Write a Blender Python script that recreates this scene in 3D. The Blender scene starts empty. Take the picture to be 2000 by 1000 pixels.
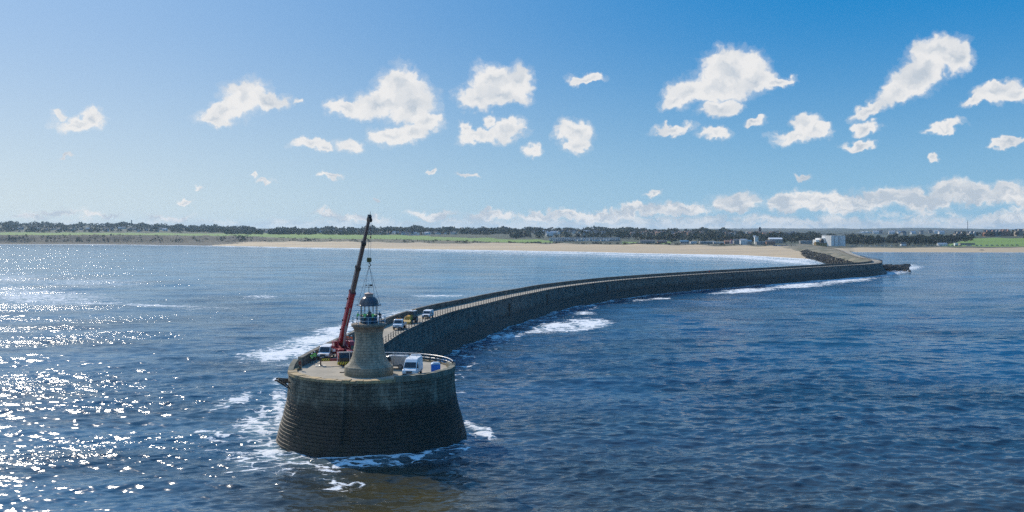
import bpy, bmesh, math, random
import numpy as np
from mathutils import Vector, Matrix
random.seed(7); rng = np.random.default_rng(11)
S = bpy.context.scene
COL = S.collection
R = math.radians
F = 1900.0; HZ = 449.0; CAMZ = 30.6; SEA = -1.2      # focal length in photo pixels, horizon row, camera height above the water

# ------------------------------------------------------------------ camera
cam = bpy.data.cameras.new('camera'); camo = bpy.data.objects.new('camera', cam); COL.objects.link(camo)
cam.sensor_width = 36.0; cam.lens = 36.0 * F / 2000.0
cam.shift_y = -(500 - HZ) / 2000.0
cam.clip_start = 0.5; cam.clip_end = 60000
camo.location = (0, 0, CAMZ); camo.rotation_euler = (R(90), 0, 0)
S.camera = camo

# ------------------------------------------------------------------ light
SUN_AZ = -34.0; SUN_EL = 36.0            # azimuth from +Y towards +X
sd = Vector((math.sin(R(SUN_AZ)) * math.cos(R(SUN_EL)), math.cos(R(SUN_AZ)) * math.cos(R(SUN_EL)), math.sin(R(SUN_EL))))
sl = bpy.data.lights.new('sun', 'SUN'); slo = bpy.data.objects.new('sun', sl); COL.objects.link(slo)
sl.energy = 4.6; sl.angle = R(0.5); sl.color = (1.0, 0.90, 0.76)
slo.rotation_euler = (-sd).to_track_quat('-Z', 'Y').to_euler(); slo.location = (-60, 100, 120)
S.view_settings.view_transform = 'Standard'; S.view_settings.look = 'None'
S.view_settings.exposure = 0.0; S.view_settings.gamma = 1.0
S.render.engine = 'CYCLES'
S.cycles.max_bounces = 5; S.cycles.diffuse_bounces = 2; S.cycles.glossy_bounces = 3
S.cycles.transmission_bounces = 2; S.cycles.volume_bounces = 0; S.cycles.use_denoising = False
S.cycles.sample_clamp_direct = 45.0; S.cycles.sample_clamp_indirect = 3.0
S.cycles.caustics_reflective = False; S.cycles.caustics_refractive = False

# ------------------------------------------------------------------ node helper
class NB:
    def __init__(s, nt):
        s.nt = nt; s.L = nt.links; s.N = nt.nodes
    def new(s, t, **kw):
        n = s.N.new(t)
        for k, v in kw.items(): setattr(n, k, v)
        return n
    def put(s, sock, v):
        if isinstance(v, bpy.types.NodeSocket): s.L.new(v, sock)
        elif v is not None: sock.default_value = v
    def m(s, op, a, b=None, c=None, clamp=False):
        n = s.new('ShaderNodeMath', operation=op, use_clamp=clamp)
        s.put(n.inputs[0], a); s.put(n.inputs[1], b); s.put(n.inputs[2], c)
        return n.outputs[0]
    def v(s, op, a, b=None, sc=None):
        n = s.new('ShaderNodeVectorMath', operation=op)
        s.put(n.inputs[0], a); s.put(n.inputs[1], b)
        if sc is not None: s.put(n.inputs['Scale'], sc)
        return n.outputs['Value'] if op in ('LENGTH', 'DISTANCE', 'DOT_PRODUCT') else n.outputs[0]
    def mix(s, f, a, b, mode='MIX'):
        n = s.new('ShaderNodeMix', data_type='RGBA', blend_type=mode)
        s.put(n.inputs[0], f); s.put(n.inputs[6], col4(a)); s.put(n.inputs[7], col4(b))
        return n.outputs[2]
    def ss(s, x, lo, hi, a=0.0, b=1.0):
        n = s.new('ShaderNodeMapRange', interpolation_type='SMOOTHSTEP')
        s.put(n.inputs[0], x); s.put(n.inputs[1], lo); s.put(n.inputs[2], hi); s.put(n.inputs[3], a); s.put(n.inputs[4], b)
        return n.outputs[0]
    def lin(s, x, lo, hi, a=0.0, b=1.0):
        n = s.new('ShaderNodeMapRange')
        s.put(n.inputs[0], x); s.put(n.inputs[1], lo); s.put(n.inputs[2], hi); s.put(n.inputs[3], a); s.put(n.inputs[4], b)
        return n.outputs[0]
    def noise(s, vec, scale, detail=3.0, rough=0.55, dist=0.0):
        n = s.new('ShaderNodeTexNoise'); s.put(n.inputs['Vector'], vec)
        s.put(n.inputs['Scale'], scale); s.put(n.inputs['Detail'], detail); s.put(n.inputs['Roughness'], rough); s.put(n.inputs['Distortion'], dist)
        return n.outputs[0]
    def noisec(s, vec, scale, detail=3.0):
        n = s.new('ShaderNodeTexNoise'); s.put(n.inputs['Vector'], vec)
        s.put(n.inputs['Scale'], scale); s.put(n.inputs['Detail'], detail)
        return n.outputs[1]
    def xyz(s, v):
        n = s.new('ShaderNodeSeparateXYZ'); s.put(n.inputs[0], v); return n.outputs
    def comb(s, x, y, z=0.0):
        n = s.new('ShaderNodeCombineXYZ'); s.put(n.inputs[0], x); s.put(n.inputs[1], y); s.put(n.inputs[2], z); return n.outputs[0]
def col4(c):
    if isinstance(c, (tuple, list)) and len(c) == 3: return (c[0], c[1], c[2], 1.0)
    return c

# ------------------------------------------------------------------ sky: daylight sky with cumulus placed by compass direction
def azel(px, py):
    u = (px - 1000) / F; v = (HZ - py) / F
    return math.atan(u), math.atan(v / math.sqrt(1 + u * u))
W = bpy.data.worlds.new('World'); S.world = W; W.use_nodes = True
wt = W.node_tree; wt.nodes.clear(); B = NB(wt)
tc = B.new('ShaderNodeTexCoord'); dirv = B.v('NORMALIZE', tc.outputs['Generated'])
sky = B.new('ShaderNodeTexSky', sky_type='NISHITA'); sky.sun_disc = False
sky.sun_elevation = R(SUN_EL); sky.sun_rotation = R(SUN_AZ)
sky.altitude = 0; sky.air_density = 1.0; sky.dust_density = 0.6; sky.ozone_density = 3.0
d = B.xyz(dirv)
az = B.m('ARCTAN2', d[0], d[1]); el = B.m('ARCSINE', d[2])
hs = B.new('ShaderNodeHueSaturation'); hs.inputs['Saturation'].default_value = 1.25; hs.inputs['Value'].default_value = 1.0
B.L.new(sky.outputs[0], hs.inputs['Color'])
t_az = B.ss(az, -0.66, 0.36); hh = B.m('POWER', B.m('MAXIMUM', B.m('DIVIDE', el, R(13.3)), 0.0), 0.85)
hor = B.mix(t_az, (0.66, 0.76, 0.80), (0.30, 0.55, 0.74)); upc = B.mix(t_az, (0.33, 0.52, 0.80), (0.002, 0.235, 0.60))
grad = B.mix(B.ss(hh, -0.12, 1.08), hor, upc)
grad = B.mix(B.ss(el, R(12), R(55)), grad, B.mix(t_az, (0.16, 0.40, 0.80), (0.035, 0.25, 0.70)))
nish = B.v('SCALE', hs.outputs[0], sc=0.10)
skyc = B.v('SCALE', B.mix(0.94, nish, grad), sc=10.0)
P0 = B.comb(az, el, 0.0)
# warp the direction a little so that the cloud outlines are ragged
w1 = B.v('SCALE', B.v('SUBTRACT', B.noisec(P0, 34.0, 3.0), (0.5, 0.5, 0.5)), sc=0.022)
w2 = B.v('SCALE', B.v('SUBTRACT', B.noisec(P0, 130.0, 6.0), (0.5, 0.5, 0.5)), sc=0.014)
PW = B.v('ADD', P0, B.v('ADD', w1, w2))
PW = B.v('MULTIPLY', PW, (1, 1, 0))
LOBES = [(150,243,40,13,10),(182,230,20,16,0),(115,228,20,7,0,.6),
 (480,190,52,34,15),(440,215,50,20,25),(425,235,24,13,0),(530,195,32,16,0),(580,200,13,8,0,.7),
 (783,170,42,40,0),(738,202,58,24,10),(680,211,34,15,0),(805,205,48,36,0),(832,236,32,22,0),(770,262,45,18,0),(805,262,30,18,0),
 (960,155,40,28,0),(1010,158,32,26,0),(930,187,36,22,0),(985,188,50,17,0),
 (990,254,36,18,0),(940,262,42,13,10),(915,248,13,18,20),(958,235,12,12,0),(1040,291,19,12,0),
 (1122,254,32,24,0),(1124,285,26,16,0),(1145,155,34,9,0),
 (1432,135,68,34,0),(1350,178,58,24,25),(1400,170,68,30,0),(1408,212,42,15,10),(1318,198,32,14,30),(1522,158,32,10,0),(1475,150,40,24,0),
 (1312,256,38,10,10),(1392,262,27,12,0),(1575,243,28,20,20),(1556,262,42,12,10),(1596,255,25,18,0),
 (1830,102,50,28,10),(1872,108,28,30,0),(1800,142,58,36,20),(1750,180,50,20,32),(1700,212,38,13,28),
 (1948,178,48,17,0),(1988,190,42,16,0),(1903,196,30,10,25),(1692,251,24,11,0),(1675,280,32,9,5),(1840,250,38,9,8),(1965,277,40,8,8),
 (608,280,38,10,0),(637,285,14,11,0),(682,282,23,14,0),(520,353,20,5,0),(497,345,10,4,0),(645,347,22,5,0),(912,341,20,5,0),
 (1275,378,20,7,0),(1572,351,17,6,0),(1822,316,12,8,0),(130,303,16,4,0),(391,363,12,4,0),(363,390,17,4,0),(845,330,12,5,0),(735,386,9,4,0),(1475,243,20,8,10),
 # the bank along the horizon, taller to the right
 (120,412,60,8,0,.7),(200,418,60,8,0,.7),(60,420,60,10,0,.6),(330,424,70,9,0,.6),(640,419,40,8,0,.8),(700,424,60,9,0,.8),(850,418,60,10,0,.8),(960,420,60,12,0,.8),
 (1060,422,60,11,0,.9),(1110,418,40,10,0),(1190,424,60,12,0),(1250,412,40,12,0),(1330,408,60,14,0),(1440,396,46,20,0),(1530,396,40,18,0),(1600,392,60,18,0),
 (1660,402,60,20,0),(1735,386,70,20,0),(1800,392,60,20,0),(1852,376,42,19,0),(1905,386,52,20,0),(1972,378,50,24,0),(2040,390,60,24,0)]
def lobe_field(P, lobes):
    f = None; rotated = {}
    for L in lobes:
        a, e = azel(L[0], L[1]); cs = math.cos(a); th = int(round(L[4] / 10.0) * 10)
        if th not in rotated:
            mp = B.new('ShaderNodeMapping', vector_type='POINT'); B.L.new(P, mp.inputs[0]); mp.inputs[2].default_value = (0, 0, -R(th)); rotated[th] = mp.outputs[0]
        rx = L[2] / F * cs * cs * 1.14; ry = L[3] / F * cs * 1.14
        c, sn = math.cos(-R(th)), math.sin(-R(th)); cx, cy = a * c - e * sn, a * sn + e * c
        mb = B.new('ShaderNodeVectorMath', operation='MULTIPLY_ADD')
        B.L.new(rotated[th], mb.inputs[0]); mb.inputs[1].default_value = (1 / rx, 1 / ry, 0)
        cc_ = (-cx / rx, -cy / ry, 0)
        if f is None: mb.inputs[2].default_value = cc_
        else:                                   # tiny term that makes the lobes evaluate one after another (node stack limit)
            ma = B.new('ShaderNodeVectorMath', operation='MULTIPLY_ADD')
            B.L.new(f, ma.inputs[0]); ma.inputs[1].default_value = (1e-7, 0, 0); ma.inputs[2].default_value = cc_
            B.L.new(ma.outputs[0], mb.inputs[2])
        g = B.m('SUBTRACT', (L[5] if len(L) > 5 else 1.0), B.v('LENGTH', mb.outputs[0]))
        f = g if f is None else B.m('SMOOTH_MAX', f, g, 0.18)
    return f
fld = lobe_field(PW, LOBES)
# soft layer of small clouds that thickens towards the horizon; higher to the right
top = B.ss(az, -0.5, 0.45, azel(0, 410)[1], azel(1000, 388)[1])
P2 = B.v('MULTIPLY', PW, (1.0, 2.6, 1.0))
nb = B.noise(P2, 26.0, 6.0, 0.6)
bank = B.m('ADD', B.m('MULTIPLY', B.m('SUBTRACT', nb, 0.5), 2.4), B.lin(B.m('DIVIDE', el, top), 0.15, 1.25, 0.62, -0.95))
fb = B.m('ADD', B.m('ADD', fld, B.m('MULTIPLY', B.m('SUBTRACT', B.noise(PW, 45.0, 9.0, 0.58), 0.5), 1.0)), B.m('MULTIPLY', B.m('SUBTRACT', B.noise(PW, 170.0, 6.0, 0.65), 0.5), 0.42))
dens = B.m('ADD', B.m('MULTIPLY', B.ss(fb, 0.02, 0.34), 0.74), B.m('MULTIPLY', B.ss(fb, -0.26, 0.16), 0.26))
densb = B.m('MULTIPLY', B.ss(bank, 0.0, 0.5), B.lin(az, -0.5, 0.3, 0.45, 0.9))
cov = B.m('MAXIMUM', dens, densb)
# relief: compare the billow noise with itself a step towards the sun (up-left)
off = B.v('ADD', PW, (-0.008, 0.013, 0.0))
nA = B.noise(PW, 30.0, 4.0, 0.5); nB_ = B.noise(off, 30.0, 4.0, 0.5)
rel = B.m('MULTIPLY', B.m('SUBTRACT', nA, nB_), 1.1)
thick = B.ss(fb, 0.45, 1.15)
nC = B.noise(B.v('MULTIPLY', PW, (1.0, 2.0, 1.0)), 24.0, 4.0, 0.5)
nD = B.m('MULTIPLY', B.ss(B.noise(B.v('MULTIPLY', PW, (1.0, 2.4, 1.0)), 58.0, 6.0, 0.58), 0.46, 0.62), B.ss(el, 0.02, 0.055, 0.75, 0.0))
shade = B.m('ADD', B.m('ADD', B.m('ADD', nD, B.m('MULTIPLY', thick, 0.75)), B.m('MULTIPLY', B.ss(nC, 0.44, 0.62), B.ss(el, 0.02, 0.1, 0.75, 0.30))), rel, clamp=True)
cl_lit = (0.89, 0.88, 0.87); cl_shd = (0.52, 0.59, 0.67)
cc = B.mix(shade, cl_lit, cl_shd)
cc = B.v('SCALE', cc, sc=1.0)
bg1 = B.new('ShaderNodeBackground'); B.L.new(skyc, bg1.inputs[0]); bg1.inputs[1].default_value = 0.10
bg2 = B.new('ShaderNodeBackground'); B.L.new(cc, bg2.inputs[0]); bg2.inputs[1].default_value = 0.98
mixw = B.new('ShaderNodeMixShader'); B.L.new(B.m('MULTIPLY', cov, 0.96), mixw.inputs[0])
B.L.new(bg1.outputs[0], mixw.inputs[1]); B.L.new(bg2.outputs[0], mixw.inputs[2])
wo = B.new('ShaderNodeOutputWorld'); B.L.new(mixw.outputs[0], wo.inputs[0])
W.cycles.sampling_method = 'MANUAL'; W.cycles.sample_map_resolution = 512

# ------------------------------------------------------------------ materials
MATS = {}
def mat(name, base=(0.5, 0.5, 0.5), rough=0.6, metal=0.0, base2=None, nscale=1.0, bump=0.0, bscale=8.0, emit=None, detail=4.0, mapping=(1, 1, 1)):
    if name in MATS: return MATS[name]
    m = bpy.data.materials.new(name); m.use_nodes = True; nt = m.node_tree; n = NB(nt)
    bs = nt.nodes['Principled BSDF']
    geo = n.new('ShaderNodeTexCoord').outputs['Object']
    v = n.v('MULTIPLY', geo, mapping)
    b2 = base2 or tuple(c * 0.8 for c in base)
    f = n.ss(n.noise(v, nscale, detail, 0.6), 0.35, 0.68)
    n.L.new(n.mix(f, base, b2), bs.inputs['Base Color'])
    bs.inputs['Roughness'].default_value = rough; bs.inputs['Metallic'].default_value = metal
    if bump:
        bp = n.new('ShaderNodeBump'); bp.inputs['Distance'].default_value = bump; bp.inputs['Strength'].default_value = 1.0
        n.L.new(n.noise(v, bscale, 4.0, 0.6), bp.inputs['Height']); n.L.new(bp.outputs[0], bs.inputs['Normal'])
    MATS[name] = m
    return m

def masonry(name, c1, c2, mortar, bw=1.15, bh=0.5, low=None, weed=None, zlow=4.6, bumpd=0.05):
    """block stonework laid on UVs measured in metres; wet weed-covered courses low down"""
    m = bpy.data.materials.new(name); m.use_nodes = True; nt = m.node_tree; n = NB(nt)
    bs = nt.nodes['Principled BSDF']; bs.inputs['Roughness'].default_value = 0.85
    uv = n.new('ShaderNodeTexCoord').outputs['UV']; pos = n.new('ShaderNodeNewGeometry').outputs['Position']
    wob = n.v('SCALE', n.v('SUBTRACT', n.noisec(pos, 1.3, 2.0), (0.5, 0.5, 0.5)), sc=0.10)
    br = n.new('ShaderNodeTexBrick'); n.L.new(n.v('ADD', uv, wob), br.inputs['Vector'])
    br.inputs['Color1'].default_value = col4(c1); br.inputs['Color2'].default_value = col4(c2); br.inputs['Mortar'].default_value = col4(mortar)
    br.inputs['Scale'].default_value = 1.0; br.inputs['Mortar Size'].default_value = 0.035; br.inputs['Mortar Smooth'].default_value = 0.3
    br.inputs['Bias'].default_value = 0.0; br.inputs['Brick Width'].default_value = bw; br.inputs['Row Height'].default_value = bh
    c = n.mix(n.ss(n.noise(pos, 0.35, 5.0, 0.65), 0.4, 0.65, 0, 0.8), br.outputs[0], tuple(x * 0.42 for x in c2))
    c = n.mix(n.ss(n.noise(n.v('MULTIPLY', pos, (1, 1, 0.22)), 1.1, 5.0, 0.7), 0.48, 0.72, 0, 0.8), c, tuple(min(1, x * 1.7) for x in c1))
    if low:
        z = n.xyz(pos)[2]
        ed = n.m('ADD', z, n.m('MULTIPLY', n.m('SUBTRACT', n.noise(n.v('MULTIPLY', pos, (1, 1, 0.4)), 0.45, 5.0, 0.65), 0.5), 3.2))
        lc = n.mix(n.ss(n.noise(pos, 0.8, 5.0, 0.7), 0.38, 0.62), low, weed)
        lc = n.mix(n.m('MULTIPLY', br.outputs[1], 0.25), lc, (0.012, 0.013, 0.012))
        c = n.mix(n.ss(ed, zlow - 0.9, zlow + 0.9, 0.92, 0.0), c, lc)
        n.L.new(n.ss(ed, zlow - 1, zlow + 1, 0.66, 0.9), bs.inputs['Roughness'])
    n.L.new(c, bs.inputs['Base Color'])
    bp = n.new('ShaderNodeBump'); bp.inputs['Distance'].default_value = bumpd
    h = n.m('ADD', n.m('MULTIPLY', br.outputs[1], -1.0), n.m('MULTIPLY', n.noise(pos, 3.0, 5.0, 0.65), 1.4))
    n.L.new(h, bp.inputs['Height']); n.L.new(bp.outputs[0], bs.inputs['Normal'])
    MATS[name] = m
    return m

# ------------------------------------------------------------------ mesh helpers
class MB:
    def __init__(s): s.v = []; s.f = []; s.mi = []; s.uv = {}
    def add(s, vs, fs, mi=0, M=None):
        o = len(s.v)
        if M is not None: vs = [M @ Vector(p) for p in vs]
        s.v += [tuple(p) for p in vs]
        for f in fs: s.f.append(tuple(i + o for i in f)); s.mi.append(mi)
        return s
    def box(s, c, d, mi=0, M=None, rz=0.0, taper=1.0):
        x, y, z = d[0] / 2, d[1] / 2, d[2] / 2
        vs = []
        for sz, t in ((-1, 1.0), (1, taper)):
            for sx, sy in ((-1, -1), (1, -1), (1, 1), (-1, 1)): vs.append(Vector((sx * x * t, sy * y * t, sz * z)))
        if rz: vs = [Matrix.Rotation(rz, 3, 'Z') @ p for p in vs]
        vs = [p + Vector(c) for p in vs]
        return s.add(vs, [(3, 2, 1, 0), (4, 5, 6, 7), (0, 1, 5, 4), (1, 2, 6, 5), (2, 3, 7, 6), (3, 0, 4, 7)], mi, M)
    def tube(s, pts, r, n=8, mi=0, M=None, cap=True):
        pts = [Vector(p) for p in pts]; k = len(pts)
        rs = r if isinstance(r, (list, tuple)) else [r] * k
        vs = []; up = None
        for i, p in enumerate(pts):
            t = (pts[min(i + 1, k - 1)] - pts[max(i - 1, 0)]).normalized()
            if up is None or abs(up.dot(t)) > 0.95:
                up = Vector((0, 0, 1)) if abs(t.z) < 0.9 else Vector((1, 0, 0))
            a = t.cross(up).normalized(); b = a.cross(t).normalized(); up = b
            for j in range(n):
                q = 2 * math.pi * (j + 0.5) / n
                vs.append(p + a * (math.cos(q) * rs[i]) + b * (math.sin(q) * rs[i]))
        fs = [(i * n + j, i * n + (j + 1) % n, (i + 1) * n + (j + 1) % n, (i + 1) * n + j) for i in range(k - 1) for j in range(n)]
        if cap: fs += [tuple(range(n - 1, -1, -1)), tuple((k - 1) * n + j for j in range(n))]
        return s.add(vs, fs, mi, M)
    def lathe(s, prof, n=32, c=(0, 0, 0), mi=0, M=None, a0=0.0, a1=2 * math.pi, cap=False):
        full = abs(a1 - a0 - 2 * math.pi) < 1e-6; m = n if full else n + 1
        vs = [(c[0] + r * math.cos(a0 + (a1 - a0) * j / n), c[1] + r * math.sin(a0 + (a1 - a0) * j / n), c[2] + z) for r, z in prof for j in range(m)]
        fs = []
        for i in range(len(prof) - 1):
            for j in range(n):
                j2 = (j + 1) % m
                fs.append((i * m + j, i * m + j2, (i + 1) * m + j2, (i + 1) * m + j))
        if cap and full: fs += [tuple((len(prof) - 1) * m + j for j in range(m)), tuple(range(m - 1, -1, -1))]
        return s.add(vs, fs, mi, M)
    def prism(s, prof, y0, y1, mi=0, M=None, inset=None):
        """profile in x,z extruded along y; inset(z) narrows the width (tumblehome)"""
        k = len(prof); ins = inset or (lambda z: 0.0)
        vs = [(p[0], y0 + ins(p[1]), p[1]) for p in prof] + [(p[0], y1 - ins(p[1]), p[1]) for p in prof]
        fs = [(i, (i + 1) % k, (i + 1) % k + k, i + k) for i in range(k)] + [tuple(range(k - 1, -1, -1)), tuple(range(k, 2 * k))]
        return s.add(vs, fs, mi, M)
    def build(s, name, mats, parent=None, smooth=False, bevel=0.0, recalc=True):
        me = bpy.data.meshes.new(name); me.from_pydata(s.v, [], s.f)
        if not isinstance(mats, (list, tuple)): mats = [mats]
        for m in mats: me.materials.append(m)
        me.polygons.foreach_set('material_index', s.mi)
        if recalc:
            bm = bmesh.new(); bm.from_mesh(me); bmesh.ops.recalc_face_normals(bm, faces=bm.faces); bm.to_mesh(me); bm.free()
        if smooth: me.polygons.foreach_set('use_smooth', [True] * len(me.polygons))
        me.update()
        o = bpy.data.objects.new(name, me); COL.objects.link(o)
        if parent is not None: o.parent = parent
        if bevel:
            b = o.modifiers.new('bevel', 'BEVEL'); b.width = bevel; b.segments = 2; b.limit_method = 'ANGLE'
        return o
def fast_mesh(name, V, Q, mats, mi=None, smooth=True, parent=None):
    me = bpy.data.meshes.new(name); V = np.asarray(V, np.float32); Q = np.asarray(Q, np.int32)
    me.vertices.add(len(V)); me.vertices.foreach_set('co', V.ravel())
    k = Q.shape[1]; me.loops.add(Q.size); me.loops.foreach_set('vertex_index', Q.ravel())
    me.polygons.add(len(Q)); me.polygons.foreach_set('loop_start', np.arange(0, Q.size, k, dtype=np.int32))
    for m in (mats if isinstance(mats, (list, tuple)) else [mats]): me.materials.append(m)
    if mi is not None: me.polygons.foreach_set('material_index', np.asarray(mi, np.int32))
    me.polygons.foreach_set('use_smooth', np.full(len(Q), smooth))
    me.update(calc_edges=True)
    o = bpy.data.objects.new(name, me); COL.objects.link(o)
    if parent is not None: o.parent = parent
    return o
def set_uv(o, fn):
    """uv layer from a function of the vertex coordinate"""
    me = o.data; uv = me.uv_layers.new(name='UVMap')
    for l in me.loops:
        uv.data[l.index].uv = fn(me.vertices[l.vertex_index].co)
def tag(o, label=None, cat=None, group=None, kind=None):
    if label: o['label'] = label
    if cat: o['category'] = cat
    if group: o['group'] = group
    if kind: o['kind'] = kind
    return o
def empty(name, loc=(0, 0, 0), rz=0.0, label=None, cat=None, group=None):
    o = bpy.data.objects.new(name, None); COL.objects.link(o); o.empty_display_size = 0.3
    o.location = loc; o.rotation_euler = (0, 0, rz)
    return tag(o, label, cat, group)
def copy_tree(o, parent=None):
    c = o.copy(); COL.objects.link(c); c.parent = parent
    for ch in o.children: copy_tree(ch, c)
    return c
def hnoise(x, y, seed=0):
    """smooth value noise on arrays"""
    x = np.asarray(x, float); y = np.asarray(y, float)
    xi = np.floor(x); yi = np.floor(y); fx = x - xi; fy = y - yi
    fx = fx * fx * (3 - 2 * fx); fy = fy * fy * (3 - 2 * fy)
    def h(a, b):
        t = np.sin(a * 127.1 + b * 311.7 + seed * 74.7) * 43758.5453
        return t - np.floor(t)
    return (h(xi, yi) * (1 - fx) + h(xi + 1, yi) * fx) * (1 - fy) + (h(xi, yi + 1) * (1 - fx) + h(xi + 1, yi + 1) * fx) * fy
def px2w(px, py, z):
    D = (CAMZ - z) * F / (py - HZ); return ((px - 1000) / F * D, D)

# ------------------------------------------------------------------ coast profile (used by the sea, land and everything on it)
COLS = np.array([-900, -300, 0, 120, 250, 450, 600, 800, 1000, 1150, 1250, 1450, 1600, 1640, 1665, 1750, 1850, 1900, 2000, 2300, 2900], float)
#        waterline y | r1 (y,D)       | r2 (y,D)       | r3 (y,D)       | r4 (y,D)      | r5 (y,D)
PROF = [(476.0, 474.6, 30,   459, 90,   453.5, 900, 437.5, 4300, 438, 9000),
        (476.0, 474.6, 30,   459, 90,   453.5, 900, 437.5, 4300, 438, 9000),
        (476.0, 474.6, 30,   459, 90,   454,   900, 438,   4300, 438, 9000),
        (476.0, 474.6, 30,   459, 95,   454.5, 850, 440,   4300, 440, 9000),
        (476.5, 474.8, 30,   459, 100,  455,   800, 441,   4200, 443, 9000),
        (479.0, 473.5, 130,  461, 260,  456,   950, 448,   4200, 447, 9000),
        (482.0, 472.0, 230,  466, 380,  456.5,1000, 451,   3500, 447, 9000),
        (484.5, 474.0, 260,  468, 410,  460,   950, 450.5, 3300, 449, 9000),
        (487.5, 476.0, 270,  473.5,340, 467,   520, 451.5, 3200, 449, 9000),
        (490.0, 477.0, 270,  475, 330,  471,   450, 451.5, 3100, 448, 9000),
        (492.5, 478.0, 280,  476, 340,  473,   460, 452.5, 3000, 448, 9000),
        (496.0, 480.0, 300,  478, 360,  476,   450, 456,   2700, 446.5, 9000),
        (504.0, 484.0, 330,  482, 400,  479,   560, 460,   2500, 446.5, 9000),
        (497.0, 484.0, 240,  482, 330,  479,   460, 461,   2500, 446, 9000),
        (490.3, 484.0,  90,  481.5,150, 479,   260, 461,   2500, 446, 9000),
        (490.3, 484.0,  90,  481.5,150, 479,   260, 461,   2500, 445.5, 9000),
        (490.6, 484.0,  90,  481.5,150, 479,   300, 460,   2300, 446.5, 9000),
        (490.8, 484.0,  90,  481.5,150, 466,   420, 461,   2250, 447, 9000),
        (491.0, 484.0,  90,  481.5,150, 464,   440, 460.5, 2150, 448, 9000),
        (491.5, 484.0,  90,  481.5,150, 463,   440, 460,   2150, 448, 9000),
        (491.5, 484.0,  90,  481.5,150, 463,   440, 460,   2150, 448, 9000)]
PROF = np.array(PROF, float)
def prof_at(px):
    """distances and heights of the seven control lines below column px"""
    p = [np.interp(px, COLS, PROF[:, k]) for k in range(11)]
    D0 = CAMZ * F / (p[0] - HZ)
    Ds = [D0, D0 + p[2], D0 + p[4], D0 + p[6], np.maximum(p[8], D0 + p[6] + 300), p[10]]
    ys = [p[0], p[1], p[3], p[5], p[7], p[9]]
    zs = [CAMZ - (y - HZ) * D / F for y, D in zip(ys, Ds)]
    return Ds, zs
def land_z(px, D):
    Ds, zs = prof_at(px); return float(np.interp(D, Ds, zs))

# ------------------------------------------------------------------ the pier's line
def catmull(pts, step=3.0):
    pts = [Vector((p[0], p[1])) for p in pts]; P = [pts[0] * 2 - pts[1]] + pts + [pts[-1] * 2 - pts[-2]]
    out = []
    for i in range(1, len(P) - 2):
        n = max(2, int((P[i + 1] - P[i]).length / step))
        for k in range(n):
            t = k / n; a, b, c, d_ = P[i - 1], P[i], P[i + 1], P[i + 2]
            out.append(0.5 * ((2 * b) + (-a + c) * t + (2 * a - 5 * b + 4 * c - d_) * t * t + (-a + 3 * b - 3 * c + d_) * t ** 3))
    out.append(pts[-1]); return out
DROP = lambda y: float(np.interp(y, [0, 236, 300, 400, 470, 5000], [0, 0, .8, 1.55, 1.95, 1.95]))     # the deck falls gently towards the shore
GROW = lambda p: (p[0] * (21.6 + float(np.interp(p[1], [0, 236, 290, 370, 421, 5000], [0, 0, .8, 1.55, 1.95, 1.95]))) / 21.6, p[1] * (21.6 + float(np.interp(p[1], [0, 236, 290, 370, 421, 5000], [0, 0, .8, 1.55, 1.95, 1.95]))) / 21.6)
RIGHT = catmull([GROW(p) for p in [(-25.6, 147), (-25.0, 163), (-24.1, 185), (-22.9, 207), (-19.5, 236.5), (-15.2, 259), (-9.0, 280), (-1.8, 306), (7.5, 334), (21, 370), (50, 421), (96, 478), (143, 527), (190, 577), (222, 609), (243, 640), (257, 680), (270, 740), (300, 850), (337, 977), (378, 1140), (410, 1290), (432, 1440)]])
HC = Vector((-21.5, 150.0)); DECK = 9.0
PD = [0.0]
for i in range(1, len(RIGHT)): PD.append(PD[-1] + (RIGHT[i] - RIGHT[i - 1]).length)
def nrm(i):
    t = (RIGHT[min(i + 1, len(RIGHT) - 1)] - RIGHT[max(i - 1, 0)]).normalized(); return Vector((-t.y, t.x)), t
WIDTH = lambda s: float(np.interp(s, [0, 20, 40, 70, 115, 300, 500, 640, 2000], [8.3, 8.5, 7.9, 7.4, 7.2, 6.5, 6.2, 7.5, 8]))
WALLH = lambda s: float(np.interp(s, [0, 60, 200, 500, 2000], [1.5, 1.6, 1.4, 1.2, 1.3]))
RPX = np.array([(p.x, p.y) for p in RIGHT])
LPX = np.array([tuple(RIGHT[i] + nrm(i)[0] * WIDTH(PD[i])) for i in range(len(RIGHT))])
def dist_poly(x, y, P, nseg=2):
    best = np.full(x.shape, 1e9)
    for i in range(0, len(P) - nseg, nseg):
        ax, ay = P[i]; bx, by = P[i + nseg]; dx, dy = bx - ax, by - ay
        t = np.clip(((x - ax) * dx + (y - ay) * dy) / (dx * dx + dy * dy), 0, 1)
        best = np.minimum(best, np.hypot(x - ax - t * dx, y - ay - t * dy))
    return best

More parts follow.
